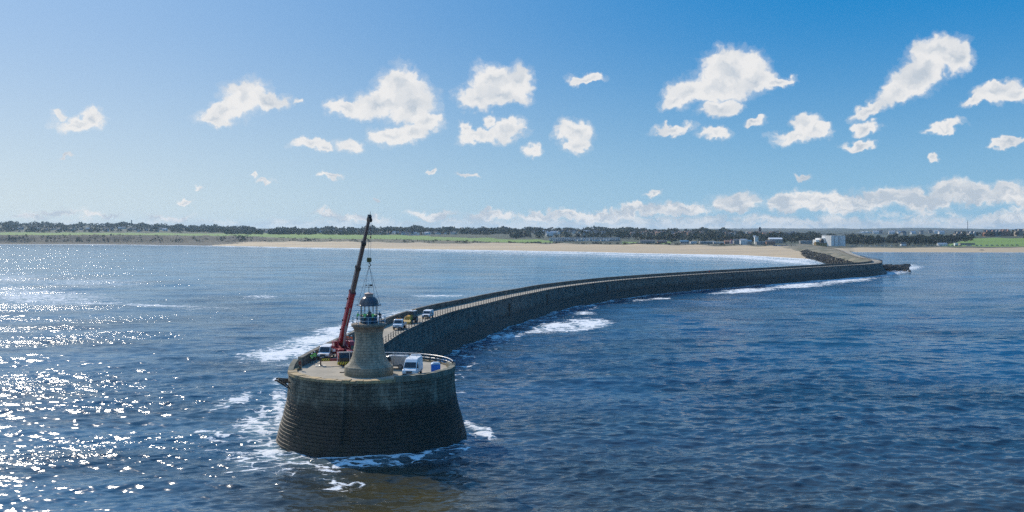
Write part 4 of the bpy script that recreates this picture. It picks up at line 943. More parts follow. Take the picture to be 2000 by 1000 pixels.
    Ms = Matrix.Translation(loc((P0c.x + up_dir.x * 1.7, P0c.y + up_dir.y * 1.7, DECK))) @ Matrix.Rotation(sa, 4, 'Z')
    MB().lathe([(.85, 1.55), (.85, 1.85), (.01, 1.86)], 24, M=Ms).build('slew_ring', M_dark, t)
    ss_ = MB()
    for s in (-1, 1): ss_.prism([(1.1, 1.85), (1.0, 2.2), (-.6, 2.5), (-1.3, 3.1), (-2.2, 3.0), (-2.5, 2.4), (-2.3, 1.85)], s * .62 - .08, s * .62 + .08, M=Ms)
    ss_.box((-.6, 0, 1.95), (3.4, 2.3, .2), M=Ms); ss_.box((-2.2, 0, 2.55), (1.0, 2.3, 1.0), M=Ms)
    ss_.build('superstructure', M_red, t)
    MB().box((-3.1, 0, 2.35), (.75, 2.35, 1.25), M=Ms).build('counterweight', M_brightred, t, bevel=.05)
    MB().lathe([(.42, -.5), (.42, .5), (.01, .5)], 16, M=Ms @ Matrix.Translation((-2.2, 0, 3.0)) @ Matrix.Rotation(R(90), 4, 'X')).build('winch_drum', M_dark, t)
    oc = MB().prism([(1.5, 1.7), (1.5, 2.6), (1.1, 3.25), (-.1, 3.3), (-.2, 1.7)], .78, 1.55, M=Ms); oc.build('operator_cab', M_red, t, bevel=.04)
    g = MB(); quadbox(g, [Ms @ Vector(p) for p in ((1.52, .85, 2.0), (1.52, 1.48, 2.0), (1.52, 1.48, 2.6), (1.52, .85, 2.6))], Ms.to_3x3() @ Vector((1, 0, 0)), .015); quadbox(g, [Ms @ Vector(p) for p in ((1.4, 1.55, 2.1), (0, 1.55, 2.1), (0, 1.55, 3.1), (1.05, 1.55, 3.1))], Ms.to_3x3() @ Vector((0, 1, 0)), .015)
    g.build('operator_window', mat('green_glass', (0.03, 0.12, 0.10), .1), t)
    # telescopic boom
    at = lambda f: loc(P0c.lerp(P1c, f))
    specs = [(0, .43, .88, 1.08, .84, 1.02, M_brightred), (.425, .625, .68, .84, .66, .80, M_grey), (.62, .815, .56, .70, .54, .66, M_grey), (.81, .985, .44, .54, .42, .50, M_grey)]
    for f0, f1, w0, h0, w1, h1, m in specs:
        mb = MB(); oriented_box(mb, at(f0), at(f1), w0, h0, w1, h1)
        bs_ = mb.build('boom_section', m, t, bevel=.03)
        cm = MB(); ax, side, up = oriented_box(cm, at(f1 - .012), at(f1 + .004), w1 + .14, h1 + .14, w1 + .14, h1 + .14); cm.build('collar', M_dark if m is M_grey else M_red, bs_)
    lf = MB().tube([loc(P0c + Vector((up_dir.x * 2.1, up_dir.y * 2.1, -.2))), at(.17) - up * .5], .19, 8).tube([at(.17) - up * .5, at(.32) - up * .5], .12, 8); lf.build('luffing_ram', M_steel, t)
    sm = MB()
    for f in (.12, .2, .3, .38): sm.box(tuple(at(f) + side * .62), (.18, .22, .3))
    sm.build('boom_clamp', M_dark, t)
    hd = MB(); oriented_box(hd, at(.975), at(1.012), .52, .74, .5, .6); hd.box(tuple(at(1.0) + up * .45), (.4, .4, .3)); hd.tube([at(1.0) - side * .1, at(1.0) - side * .1 + Vector((.0, .0, .9))], .035, 5)
    for k in (-1, 1): hd.lathe([(.28, -.06), (.28, .06), (.01, .06), (.01, -.06)], 16, M=Matrix.Translation(at(1.0) - up * .6 + side * .16 * k) @ side.to_track_quat('Z', 'Y').to_matrix().to_4x4())
    hd.build('boom_head', M_dark, t)
    rp = MB(); hb = loc((-21.36, 145.5, 26.45))
    for k in (-1, 1): rp.tube([at(1.0) - up * .75 + side * .2 * k + Vector((0, 0, -.1)), hb + side * .16 * k], .022, 5)
    rp.tube([at(1.0) + up * .62, loc(P0c + Vector((-up_dir.x * .8, -up_dir.y * .8, 1.0)))], .02, 5)
    rp.build('hoist_rope', M_steel, t)
    MB().tube([at(.99) - up * 1.0 + Vector((-.1, 0, 0)), at(.99) - up * 1.0 + Vector((-.1, 0, -2.0))], .02, 4).box(tuple(at(.99) - up * 1.0 + Vector((-.1, 0, -2.1))), (.16, .16, .3)).build('overhoist_weight', M_brightred, t)
    return t
CR = make_crane()
def make_outrigger_mats():
    M = CR.matrix_basis if False else Matrix.Translation(CR.location) @ Matrix.Rotation(CR.rotation_euler.z, 4, 'Z')
    for (x, y), lb in (((4.9, -4.0), 'pale square mat under the outrigger foot nearest the lighthouse base'), ((4.9, 4.2), 'pale square mat under the front outrigger foot on the lighthouse side'), ((-4.3, -4.0), 'pale square mat under the outrigger foot nearest the sea wall'), ((-4.3, 3.3), 'pale square mat under the rear outrigger foot behind the lighthouse')):
        p = M @ Vector((x, y, 0)); o = MB().box((0, 0, .045), (1.7, 1.7, .08)).build('spreader_mat', mat('pale_mat', (.52, .48, .40), .8, base2=(.42, .39, .33), nscale=2), None, bevel=.01)
        o.location = (p.x, p.y, DECK + .002); o.rotation_euler.z = CR.rotation_euler.z; tag(o, lb, 'mat', 'outrigger mats under the crane')
make_outrigger_mats()
def make_hook():
    t = empty('hook_block', (-21.36, 145.5, 25.2), 0, 'dark green and yellow hook block hanging above the lighthouse', 'hook block')
    MB().prism([(-.28, .55), (-.36, .9), (-.28, 1.25), (.28, 1.25), (.36, .9), (.28, .55)], -.2, .2).build('block', mat('block_green', (.05, .06, .025), .5, base2=(.18, .14, .02), nscale=4), t, bevel=.03)
    MB().tube([(0, 0, .6), (0, 0, .38), (.17, 0, .28), (.22, 0, .1), (.1, 0, -.06), (-.08, 0, -.05), (-.16, 0, .08)], [.07, .07, .065, .06, .06, .05, .03], 8).build('hook', M_dark, t)
make_hook()
lugz = DECK + 7.66 + 2.6 + .12
for k in range(4):
    a = R(60 * (0, 1, 3, 4)[k] ); o = MB().tube([(-21.36, 145.5, 25.22), (TX + 1.72 * math.cos(a), TY + 1.72 * math.sin(a), lugz)], .026, 5).build('lifting_sling', mat('sling_grey', (.20, .20, .21), .7))
    tag(o, ('sling from the hook to the right eave lug of the dome', 'sling from the hook to the far right of the dome', 'sling from the hook to the left eave lug of the dome', 'sling from the hook to the near left of the dome')[k], 'sling', 'slings between hook and lantern roof')

# blue ribbed box behind the raised coping
def make_box():
    t = empty('storage_box', (-11.55, 147.2, DECK), R(8), 'blue ribbed plastic cabin with white ribbed roof at the right edge of the pier head', 'cabin')
    bl = mat('blue_plastic', (0.02, 0.24, 0.75), 0.35, base2=(0.02, 0.19, 0.62), nscale=3)
    mb = MB().box((0, 0, .8), (1.3, 1.3, 1.5))
    for k in range(5):
        x = -.52 + k * .26
        for s in (-1, 1): mb.box((x, s * .665, .8), (.10, .04, 1.4)); mb.box((s * .665, x, .8), (.04, .10, 1.4))
    mb.build('shell', bl, t, bevel=.02)
    rf = MB().prism([(-.70, 1.5), (-.66, 1.62), (-.4, 1.80), (.4, 1.80), (.66, 1.62), (.70, 1.5)], -.70, .70); rf.build('roof', mat('pale_blue_plastic', (.38, .60, .82), .4), t, bevel=.03)
    for k in range(4): MB().prism([(-.66, 1.6), (-.4, 1.84), (.4, 1.84), (.66, 1.6)], -.56 + k * .33, -.44 + k * .33).build('roof_rib', M_white, t)
    t.scale = (1, 1, .86)
make_box()

# ------------------------------------------------------------------ people
def mat_flat(n, c, r=.8): return mat(n, c, r, base2=tuple(x * .8 for x in c), nscale=9)
SKIN = mat_flat('skin', (.42, .26, .19), .6); DKTR = mat_flat('navy_trousers', (.02, .025, .04)); HVG = mat_flat('hi_vis_green', (.22, .75, .12)); HVO = mat_flat('hi_vis_orange', (.90, .16, .03))
DKJ = mat_flat('dark_jacket', (.05, .06, .07)); RUST = mat_flat('rust_jacket', (.22, .07, .04)); REDJ = mat_flat('red_coat', (.80, .07, .04)); GREYJ = mat_flat('grey_coat', (.13, .15, .15))
HAT_W = mat_flat('helmet_white', (.8, .8, .78), .35); HAT_D = mat_flat('dark_hair', (.03, .022, .018)); SHOE = mat_flat('boots', (.02, .018, .016))
def limb_chain(bm, sl_, start, pts):
    prev = start
    for p, r in pts:
        v = bm.verts.new(p); bm.edges.new((prev, v)); v[sl_].radius = (r, r) if not isinstance(r, tuple) else r; prev = v
    return prev
def body_mesh(name, pose):
    """one skinned surface: pelvis, spine, neck, head, arms with palms and five fingers, legs with feet.  figure faces -y"""
    bm = bmesh.new(); sk = bm.verts.layers.skin.new() if not bm.verts.layers.skin else bm.verts.layers.skin.verify()
    pel = bm.verts.new((0, 0, .95)); pel[sk].radius = (.155, .115); pel[sk].use_root = True
    lx, ly = pose.get('lean', (0, 0))
    ch = Vector((lx, ly - .01, 1.36)); ab = Vector((lx * .5, ly * .5, 1.14))
    v = limb_chain(bm, sk, pel, [(ab, (.145, .105)), (ch, (.175, .115))])
    nk = limb_chain(bm, sk, v, [(ch + Vector((lx * .2, ly * .2, .135)), (.06, .06))])
    hx = ch + Vector((lx * .3, ly * .3 - .012, .0))
    limb_chain(bm, sk, nk, [(hx + Vector((0, -.01, .215)), (.072, .08)), (hx + Vector((0, -.008, .285)), (.08, .098)), (hx + Vector((0, .0, .36)), (.068, .08))])
    for s in (-1, 1):
        a = pose['arms'][0 if s < 0 else 1]                      # elbow and hand relative to the shoulder
        sh = ch + Vector((s * .20, 0, .05)); e = sh + Vector(a[0]); h = sh + Vector(a[1])
        wv = limb_chain(bm, sk, v, [(sh, .062), (sh.lerp(e, .5), .052), (e, .043), (e.lerp(h, .6), .036), (h, (.030, .026))])
        dr = (h - e).normalized(); sd_ = dr.cross(Vector((0, 1, .2))).normalized()
        pm = limb_chain(bm, sk, wv, [(h + dr * .05, (.042, .018)), (h + dr * .085, (.042, .016))])
        for k, ln in enumerate((.062, .072, .068, .052)):
            b = h + dr * .09 + sd_ * ((k - 1.5) * .021); nn_ = dr.cross(sd_)
            limb_chain(bm, sk, pm, [(b, .0095), (b + dr * ln * .5 - nn_ * .006, .009), (b + dr * ln - nn_ * .022, .007)])
        b = h + dr * .03 + sd_ * .034; limb_chain(bm, sk, wv, [(b, .011), (b + sd_ * .022 + dr * .03, .010), (b + sd_ * .028 + dr * .055, .008)])
        l = pose['legs'][0 if s < 0 else 1]
        hp = Vector((s * .095, 0, .90)); k_ = Vector(l[0]); f_ = Vector(l[1])
        limb_chain(bm, sk, pel, [(hp, (.095, .10)), (hp.lerp(k_, .55), .078), (k_, .058), (k_.lerp(f_, .45), .054), (f_ + Vector((0, 0, .05)), (.042, .05)), (f_ + Vector((0, -.10, .0)), (.045, .032)), (f_ + Vector((0, -.16, -.01)), (.04, .025))])
    me = bpy.data.meshes.new(name); bm.to_mesh(me); bm.free()
    o = bpy.data.objects.new(name, me); COL.objects.link(o)
    md = o.modifiers.new('skin', 'SKIN'); md.use_smooth_shade = True; o.modifiers.new('sub', 'SUBSURF').levels = 1; o.modifiers['sub'].render_levels = 1
    dg = bpy.context.evaluated_depsgraph_get(); nm = bpy.data.meshes.new_from_object(o.evaluated_get(dg)); bpy.data.objects.remove(o)
    # nose, brow and ears grow out of the head surface
    hc = Vector((hx.x, hx.y - .008, hx.z + .285))
    for vv in nm.vertices:
        q = vv.co - hc
        if q.length < .13 and q.y < -.05:
            if abs(q.x) < .018 and -.035 < q.z < .02: vv.co.y -= .018
            if .012 < abs(q.x) < .045 and 0 < q.z < .03: vv.co.y += .008
        if q.length < .13 and abs(q.x) > .065 and abs(q.z) < .03 and abs(q.y) < .03: vv.co.x += math.copysign(.015, q.x)
    return nm, ch, hx
POSES = {
 'stand': dict(arms=[((-.06, .02, -.29), (-.05, -.12, -.52)), ((.06, .03, -.29), (.07, -.08, -.53))], legs=[((-.11, -.02, .50), (-.13, .03, .06)), ((.11, -.01, .50), (.15, .02, .06))]),
 'reach': dict(arms=[((-.10, -.18, -.20), (-.05, -.42, -.08)), ((.09, -.16, -.22), (.02, -.40, -.14))], legs=[((-.11, -.04, .50), (-.16, .02, .06)), ((.11, .02, .50), (.14, .10, .06))], lean=(0, -.10)),
 'arms_up': dict(arms=[((-.14, -.10, .12), (-.12, -.14, .40)), ((.12, -.14, .04), (.05, -.18, .30))], legs=[((-.11, -.02, .50), (-.15, .03, .06)), ((.11, -.01, .50), (.15, .02, .06))]),
 'climb': dict(arms=[((-.20, -.08, .02), (-.42, -.14, .12)), ((.10, -.10, -.24), (-.05, -.26, -.34))], legs=[((-.13, -.16, .58), (-.20, -.08, .22)), ((.12, .04, .48), (.20, .18, .08))], lean=(-.12, -.03)),
 'walk': dict(arms=[((-.05, .12, -.27), (-.06, .16, -.53)), ((.05, -.10, -.28), (.05, -.24, -.50))], legs=[((-.10, -.14, .52), (-.10, -.18, .08)), ((.10, .08, .49), (.10, .32, .12))], lean=(0, -.04)),
}
BODY = {}
def person(pose, loc, rz, top, label, hat=HAT_W, group=None, vest=True, sleeves=None, legs=None, name='person'):
    key = (pose, top.name, (sleeves or top).name, (legs or DKTR).name)
    if key not in BODY:
        nm, ch, hx = body_mesh('person_body', POSES[pose]); nm = nm if pose not in BODY else nm
        for m in (SKIN, legs or DKTR, top, sleeves or top, SHOE): nm.materials.append(m)
        for p in nm.polygons:
            c = p.center; q = c - hx
            hand = False
            for s, a in ((-1, POSES[pose]['arms'][0]), (1, POSES[pose]['arms'][1])):
                h = ch + Vector((s * .20, 0, .05)) + Vector(a[1])
                if (c - h).length < .19 and (c - h).dot(Vector(a[1]) - Vector(a[0])) > 0: hand = True
            if hand: p.material_index = 0
            elif c.z > ch.z + .15 and abs(c.x - hx.x) < .12 and abs(c.y - hx.y) < .14: p.material_index = 0
            elif c.z < .13 and pose != 'climb': p.material_index = 4
            elif abs(c.x - ch.x * (c.z / 1.36)) > .185 and c.z > .7: p.material_index = 3
            elif c.z < .93: p.material_index = 1
            else: p.material_index = 2
            p.use_smooth = True
        # hat or hair, and the reflective band of the vest
        hm = MB(); rim = [(.098, .0), (.104, .03), (.098, .075), (.07, .115), (.02, .132), (.005, .133)]
        if hat is not HAT_D: rim = [(.125, -.004), (.125, .004)] + [(r + .012, z + .006) for r, z in rim]
        hm.lathe(rim, 20, (0, 0, 0)); hm.v = [(x, y * 1.15, z) for x, y, z in hm.v]
        BODY[key] = (nm, ch, hx, hm)
    nm, ch, hx, hm = BODY[key]
    o = bpy.data.objects.new(name, nm); COL.objects.link(o); o.location = loc; o.rotation_euler.z = rz
    tag(o, label, 'person', group)
    h = hm.build('hard_hat' if hat is not HAT_D else 'hair', hat, o, smooth=True); h.location = (hx.x, hx.y, hx.z + .305)
    if vest:
        b = MB()
        for z0 in (1.06, 1.22):
            f = (z0 - .95) / .41; b.lathe([(1, z0 - .025), (1.0, z0 + .025)], 20); k = len(b.v) - 40
            for i in range(k, len(b.v)): x, y, z = b.v[i]; b.v[i] = (x * .19 + ch.x * f, y * .14 + ch.y * f, z)
        b.build('reflective_band', mat('reflective', (.65, .66, .66), .3), o)
    return o
GZ = DECK + 7.665
gb = 'workers round the lantern in green vests'
person('reach', (TX - 1.66, TY - .75, GZ), R(80), HVG, 'worker in green vest at the left end of the lantern gallery', group=gb)
person('arms_up', (TX - .36, TY - 1.72, GZ), R(180), HVG, 'worker in green vest with arms raised in front of the lantern', group=gb)
person('reach', (TX + .80, TY - 1.62, GZ), R(160), HVG, 'worker in green vest in front of the lantern, right of the one with raised arms', group=gb)
person('stand', (TX + .18, TY - .35, GZ + .25), R(10), GREYJ, 'worker in grey coat standing inside the lantern under the dome', group=None, vest=False)
person('climb', (TX + 1.78, TY - .45, GZ), R(10), DKJ, 'worker in dark clothes leaning on the right side of the lantern', vest=False)
gd = 'workers in green vests by the sea wall'
person('stand', (-32.15, 158.6, DECK), R(-20), HVG, 'worker in green vest standing against the sea wall, nearer the crane', group=gd)
person('reach', (-32.25, 156.7, DECK), R(30), HVG, 'worker in green vest bending by the sea wall, nearer the coping', group=gd)
person('stand', (-32.55, 149.3, DECK), R(60), RUST, 'person in rust brown jacket where the sea wall meets the coping', hat=HAT_D, vest=False)
go = 'workers in orange behind the crane'
person('stand', (-31.0, 183.6, DECK), R(10), HVO, 'leftmost of the three workers in orange behind the crane boom', group=go)
person('reach', (-30.1, 183.0, DECK), R(-30), HVO, 'middle of the three workers in orange behind the crane boom', group=go)
person('stand', (-29.3, 183.9, DECK), R(-70), HVO, 'rightmost of the three workers in orange behind the crane boom', group=go)
person('walk', (-24.75, 184.2, DECK), R(20), REDJ, 'person in bright red coat at the start of the pier railing, right of the lighthouse', hat=HAT_D, vest=False, legs=REDJ)
def on_pier(s, o): 
    i = min(int(np.searchsorted(PD, s)), len(RIGHT) - 2); n_, tt = nrm(i); p = RIGHT[i] + n_ * o; return p, tt
for px_, lb, top in ((1003, 'person in grey walking beside the railing on the nearer pier', GREYJ), (1250, 'person in dark clothes far out on the pier', DKJ), (1394, 'person in bright red far along the pier', REDJ), (1700, 'person in white where the pier bends', HAT_W)):
    i = min(range(len(RIGHT) // 2 + 60), key=lambda k: abs(RIGHT[k].x / RIGHT[k].y * F + 1000 - px_)); n_, tt = nrm(i); p = RIGHT[i] + n_ * 2.5
    person('walk', (p.x, p.y, DECK - DROP(p.y)), math.atan2(-tt.y, -tt.x) + R(90), top, lb, hat=HAT_D, vest=False)

# ------------------------------------------------------------------ far shore: trees and woods
M_leaf = [mat('leaves_dark', (.052, .068, .028), .9, base2=(.028, .040, .018), nscale=.35), mat('leaves_olive', (.075, .080, .032), .9, base2=(.045, .052, .022), nscale=.35), mat('leaves_brown', (.085, .065, .035), .9, base2=(.05, .045, .025), nscale=.35)]
M_bark = mat('bark', (.06, .045, .03), .9)
def leaf_quads(rr, centre, rad, n, size):
    """n small randomly turned leaf clumps through an uneven crown"""
    d = rr.normal(size=(n, 3)); d /= np.linalg.norm(d, axis=1)[:, None]
    r = rr.uniform(.45, 1.0, n) ** .6; P = np.asarray(centre) + d * r[:, None] * np.asarray(rad)
    a = rr.normal(size=(n, 3)); a /= np.linalg.norm(a, axis=1)[:, None]
    b = np.cross(a, rr.normal(size=(n, 3))); b /= np.linalg.norm(b, axis=1)[:, None]
    s = size * rr.uniform(.6, 1.3, (n, 1)); a = a * s; b = b * s
    V = np.stack([P - a - b * .6, P + a - b, P + a * .7 + b, P - a * .9 + b * .8], 1)
    return V.reshape(-1, 3)
def tree_proto(seed, m, h=11.0, loose=.7):
    rr = np.random.default_rng(seed); r_ = random.Random(seed)
    t = empty('tree', (0, 0, 0))
    tr = MB().tube([(0, 0, -1), (.1, 0, h * .25), (0, .15, h * .55)], [.38, .28, .14], 7); tips = []
    for k in range(6):
        a = k * 1.05 + r_.random(); z0 = h * r_.uniform(.22, .45); L = h * r_.uniform(.2, .34)
        tip = (math.cos(a) * L, math.sin(a) * L, z0 + L * r_.uniform(.6, 1.3)); tips.append(tip)
        tr.tube([(0, 0, z0), (tip[0] * .5, tip[1] * .5, z0 + (tip[2] - z0) * .6), tip], [.16, .10, .05], 5)
    tr.build('trunk', M_bark, t)
    V = [leaf_quads(rr, (0, 0, h * .68), (h * .30, h * .30, h * .28), 110, .55)]
    for tip in tips: V.append(leaf_quads(rr, (tip[0], tip[1], tip[2] + .3), (h * .19 * loose * 1.3, h * .19 * loose * 1.3, h * .15), 55, .5))
    V = np.vstack(V); fast_mesh('crown', V, np.arange(len(V)).reshape(-1, 4), m, smooth=False, parent=t)
    return t
PT = [tree_proto(1, M_leaf[0]), tree_proto(2, M_leaf[1], 10), tree_proto(3, M_leaf[2], 9), tree_proto(4, M_leaf[0], 13), tree_proto(5, M_leaf[1], 12)]
used_p = set(); TREES = []
def put(proto_list, k, x, y, z, rz, sc, label, cat, group):
    p = proto_list[k]
    if (id(proto_list), k) in used_p: o = copy_tree(p)
    else: o = p; used_p.add((id(proto_list), k))
    o.location = (x, y, z); o.rotation_euler = (0, 0, rz); o.scale = (sc, sc, sc)
    tag(o, label, cat, group); return o
r_ = random.Random(21)
TSPEC = [ # photo columns, distance range, count, height factor, where
 (1655, 1850, 1660, 1760, 44, 1.15, 'tree in the row behind the beach road right of the white shed'),
 (1700, 1860, 1800, 2050, 26, 1.05, 'taller tree in the wood right of the white shed'),
 (1560, 1600, 1760, 1900, 10, 1.1, 'tree just left of the white shed'),
 (1250, 1330, 1850, 1980, 16, 1.1, 'tree standing in front of the orange roofed houses'),
 (1330, 1560, 1900, 2150, 40, 1.15, 'tree behind the low seafront buildings'),
 (1150, 1250, 2000, 2200, 18, 1.0, 'tree behind the grey caravans'),
 (1868, 2000, 2040, 2160, 20, .95, 'tree between the big houses on the green bank'),
 (1855, 1885, 1760, 1850, 6, 1.1, 'tree at the left edge of the green bank'),
 (700, 1010, 2750, 3050, 22, 1.2, 'tree at the back of the long green field'),
 (636, 646, 3380, 3420, 1, 2.0, 'single tree standing above the left skyline')]
for a, b, d0, d1, n, hf, lb in TSPEC:
    for _ in range(n):
        px_ = r_.uniform(a, b); D = r_.uniform(d0, d1)
        put(PT, r_.randrange(5), (px_ - 1000) / F * D, D, land_z(px_, D) - .3, r_.uniform(0, 6), hf * r_.uniform(.75, 1.2), lb, 'tree', lb.replace('tree', 'trees', 1))
CLEAR = [(725, 900, 2500, 2790), (1225, 1380, 2100, 2680), (1035, 1185, 2150, 2780), (20, 335, 3080, 3520), (495, 725, 2840, 3220), (1395, 1565, 2050, 2620)]     # open ground round the houses
def make_wood(name, specs, lb, mi_w):
    rr = np.random.default_rng(hash(name) % 1000 if False else len(lb) * 7); VV = []; MI = []
    for a, b, d0, d1, n, h in specs:
        for _ in range(n):
            px_ = rr.uniform(a, b); D = d0 + (d1 - d0) * rr.random() ** .8
            if d0 < 0: q_ = prof_at(px_)[0]; D = float(q_[1] + (q_[2] - q_[1]) * rr.uniform(.1, 1.0))
            if hnoise(np.array([px_ / 9.0]), np.array([D / 90.0]), 31)[0] < .36: continue
            if name == 'woods' and any(p0_ < px_ < p1_ and q0_ < D < q1_ for p0_, p1_, q0_, q1_ in CLEAR) and rr.random() < .82: continue
            x = (px_ - 1000) / F * D; z = land_z(px_, D); s = h * rr.uniform(.55, 1.25) * (.40 + 1.05 * hnoise(np.array([px_ / 14.0]), np.array([D / 300.0]), 5)[0])
            V = leaf_quads(rr, (x, D, z + s * .45), (s * .62, s * .62, s * .5), 20, s * .16); VV.append(V); MI.append(np.full(20, rr.choice(3, p=mi_w)))
    V = np.vstack(VV); o = fast_mesh(name, V, np.arange(len(V)).reshape(-1, 4), M_leaf, mi=np.concatenate(MI), smooth=False)
    return tag(o, lb, kind='stuff')
make_wood('woods', [(-250, 480, 3000, 4400, 2200, 13), (440, 1010, 2660, 3600, 2600, 12), (440, 1020, 2590, 2760, 800, 9), (-250, 470, 3060, 3300, 700, 10)], 'far blue-green woods over the left skyline', [.6, .25, .15])
make_wood('woods', [(1000, 1260, 2080, 3250, 1500, 11), (1240, 1440, 1900, 2950, 1300, 11), (1440, 1600, 1900, 2450, 1100, 9), (1300, 1640, 1750, 2100, 350, 8), (1600, 1900, 1720, 2150, 1200, 8.5), (1860, 2250, 2080, 2300, 260, 11), (2000, 2300, 1700, 2100, 200, 9)], 'dark woods behind the beach and the town', [.5, .3, .2])
make_wood('scrub', [(430, 1060, -1, 0, 650, 2.6), (1000, 1330, -1, 0, 420, 2.4), (1300, 1600, -1, 0, 160, 2.2), (0, 520, -1, 0, 500, 3.5)], 'low bushes on the dunes and cliff top', [.4, .4, .2])

# ------------------------------------------------------------------ houses and seafront
WALLC = {'pale': (.62, .60, .55), 'brick': (.36, .19, .13), 'grey': (.33, .33, .32), 'stone': (.42, .36, .28), 'white': (.86, .86, .84)}
ROOFC = {'slate': (.09, .10, .11), 'tile': (.46, .24, .15), 'lightslate': (.46, .47, .48), 'white': (.72, .74, .76), 'blue': (.10, .25, .34)}
def wm(k): return mat('wall_' + k, WALLC[k], .8, nscale=.3)
def rm(k): return mat('roof_' + k, ROOFC[k], .7, nscale=.3)
M_win = mat('window_dark', (.03, .04, .05), .2)
def house_proto(w, d_, h, rh, wall, roof, windows=True, flat=False, nm='house'):
    t = empty(nm)
    MB().box((0, 0, h / 2 - .5), (w, d_, h + 1)).build('wall', wm(wall), t)
    rf = MB()
    if flat: rf.box((0, 0, h + .15), (w + .4, d_ + .4, .4))
    else:
        e = .35; rf.add([(-w / 2 - e, -d_ / 2 - e, h - .1), (w / 2 + e, -d_ / 2 - e, h - .1), (w / 2 + e, d_ / 2 + e, h - .1), (-w / 2 - e, d_ / 2 + e, h - .1), (-w / 2 - e, 0, h + rh), (w / 2 + e, 0, h + rh)], [(0, 1, 5, 4), (2, 3, 4, 5), (0, 4, 3), (1, 2, 5), (3, 2, 1, 0)])
    ro = rf.build('roof', rm(roof), t)
    if not flat:
        MB().box((w * .28, 0, h + rh), (.9, .7, 1.6)).build('chimney', wm('brick' if wall != 'white' else 'grey'), ro)
    if windows:
        n = max(2, int(w / 3.2))
        for fl in range(max(1, int(h / 2.9))):
            for k in range(n): MB().box((-w / 2 + (k + .5) * w / n, -d_ / 2 - .01, 1.5 + fl * 2.8), (1.1, .06, 1.3)).build('window', M_win, t)
    return t
HP = [house_proto(9, 8, 5.2, 3, 'pale', 'slate'), house_proto(9, 8, 5.4, 3, 'brick', 'tile'), house_proto(12, 8, 5, 2.8, 'white', 'lightslate'), house_proto(8, 8, 5.2, 3, 'grey', 'slate')]
def houses(a, b, d0, d1, n, kinds, lb, grp, sc=1.0, row=False):
    for k in range(n):
        px_ = a + (b - a) * (k + .5 + r_.uniform(-.3, .3)) / n; D = r_.uniform(d0, d1) if not row else d0 + (d1 - d0) * ((k * 7) % 5) / 5
        put(HP, r_.choice(kinds), (px_ - 1000) / F * D, D, land_z(px_, D), r_.choice((0, 0, 90, 15, -15)) * math.pi / 180, sc * r_.uniform(.85, 1.15), lb, 'house', grp)
houses(735, 890, 2640, 2760, 26, [0, 0, 2, 1], 'small pale house in the terrace beyond the green field', 'terraces beyond the green field')
houses(1232, 1372, 2350, 2650, 34, [1, 1, 1, 0], 'orange-roofed brick house among the trees on the rise', 'orange roofed houses on the rise')
houses(20, 330, 3100, 3500, 30, [0, 2, 3], 'tiny pale house on the far left hillside', 'houses on the far left hillside', 1.1)
houses(500, 720, 2950, 3200, 18, [0, 2, 3], 'small house at the foot of the far left woods', 'houses at the foot of the woods')
houses(1040, 1180, 2300, 2750, 18, [2, 0, 3], 'white house among the trees left of the spire', 'white houses among the trees', 1.2)
houses(1400, 1560, 2250, 2600, 20, [3, 0, 3, 1], 'grey house on the slope below the town hall tower', 'houses below the town hall tower', 1.2)
houses(1700, 1850, 2600, 3300, 10, [2, 2, 3], 'white roofed house beyond the right-hand woods', 'white roofs beyond the right-hand woods', 1.3)
for k, (px_, w, h, wl, rf, lb) in enumerate([(1872, 17, 9, 'stone', 'slate', 'leftmost of the big gabled houses above the green bank'), (1897, 15, 8, 'pale', 'slate', 'pale gabled house in the trees above the green bank'), (1931, 20, 10, 'brick', 'slate', 'broad brick house above the middle of the green bank'), (1947, 12, 10, 'grey', 'slate', 'narrow grey house above the green bank'), (1962, 18, 11, 'brick', 'tile', 'tall brick house with tiled roof above the green bank'), (1992, 20, 11, 'stone', 'slate', 'rightmost big stone house above the green bank')]):
    t = house_proto(w, 12, h, 5, wl, rf); D = 2075; t.location = ((px_ - 1000) / F * D, D, land_z(px_, D) - .5); tag(t, lb, 'house')
    for s in (-.28, .28):
        MB().prism([(s * w - 2.4, h - 1), (s * w + 2.4, h - 1), (s * w + 2.4, h + .6), (s * w, h + 4.2), (s * w - 2.4, h + .6)], -6.8, -2).build('gable', wm(wl), t)
# caravans: low pale boxes in rows
cvp = []
for c in ('white', 'grey', 'pale'):
    t = empty('caravan'); MB().box((0, 0, 1.7), (10, 3.6, 2.6)).box((0, 0, .3), (9, 3, .4)).build('body', wm(c), t); MB().prism([(-5.2, 2.95), (5.2, 2.95), (5.0, 3.25), (-5.0, 3.25)], -2, 2).build('roof', rm('lightslate'), t)
    MB().box((-2.5, -1.82, 1.9), (1.8, .06, 1)).build('window', M_win, t); MB().box((2.2, -1.82, 1.9), (2.2, .06, 1)).build('window', M_win, t); cvp.append(t)
for k in range(96):
    px_ = 1078 + (k % 24) * 5.6 + r_.uniform(-1.5, 1.5); D = 1865 + (k // 24) * 62 + r_.uniform(-8, 8)
    put(cvp, r_.randrange(3), (px_ - 1000) / F * D, D, land_z(px_, D), r_.uniform(-.3, .3), 1.0, 'grey caravan in the park behind the dunes', 'caravan', 'caravan park behind the dunes')
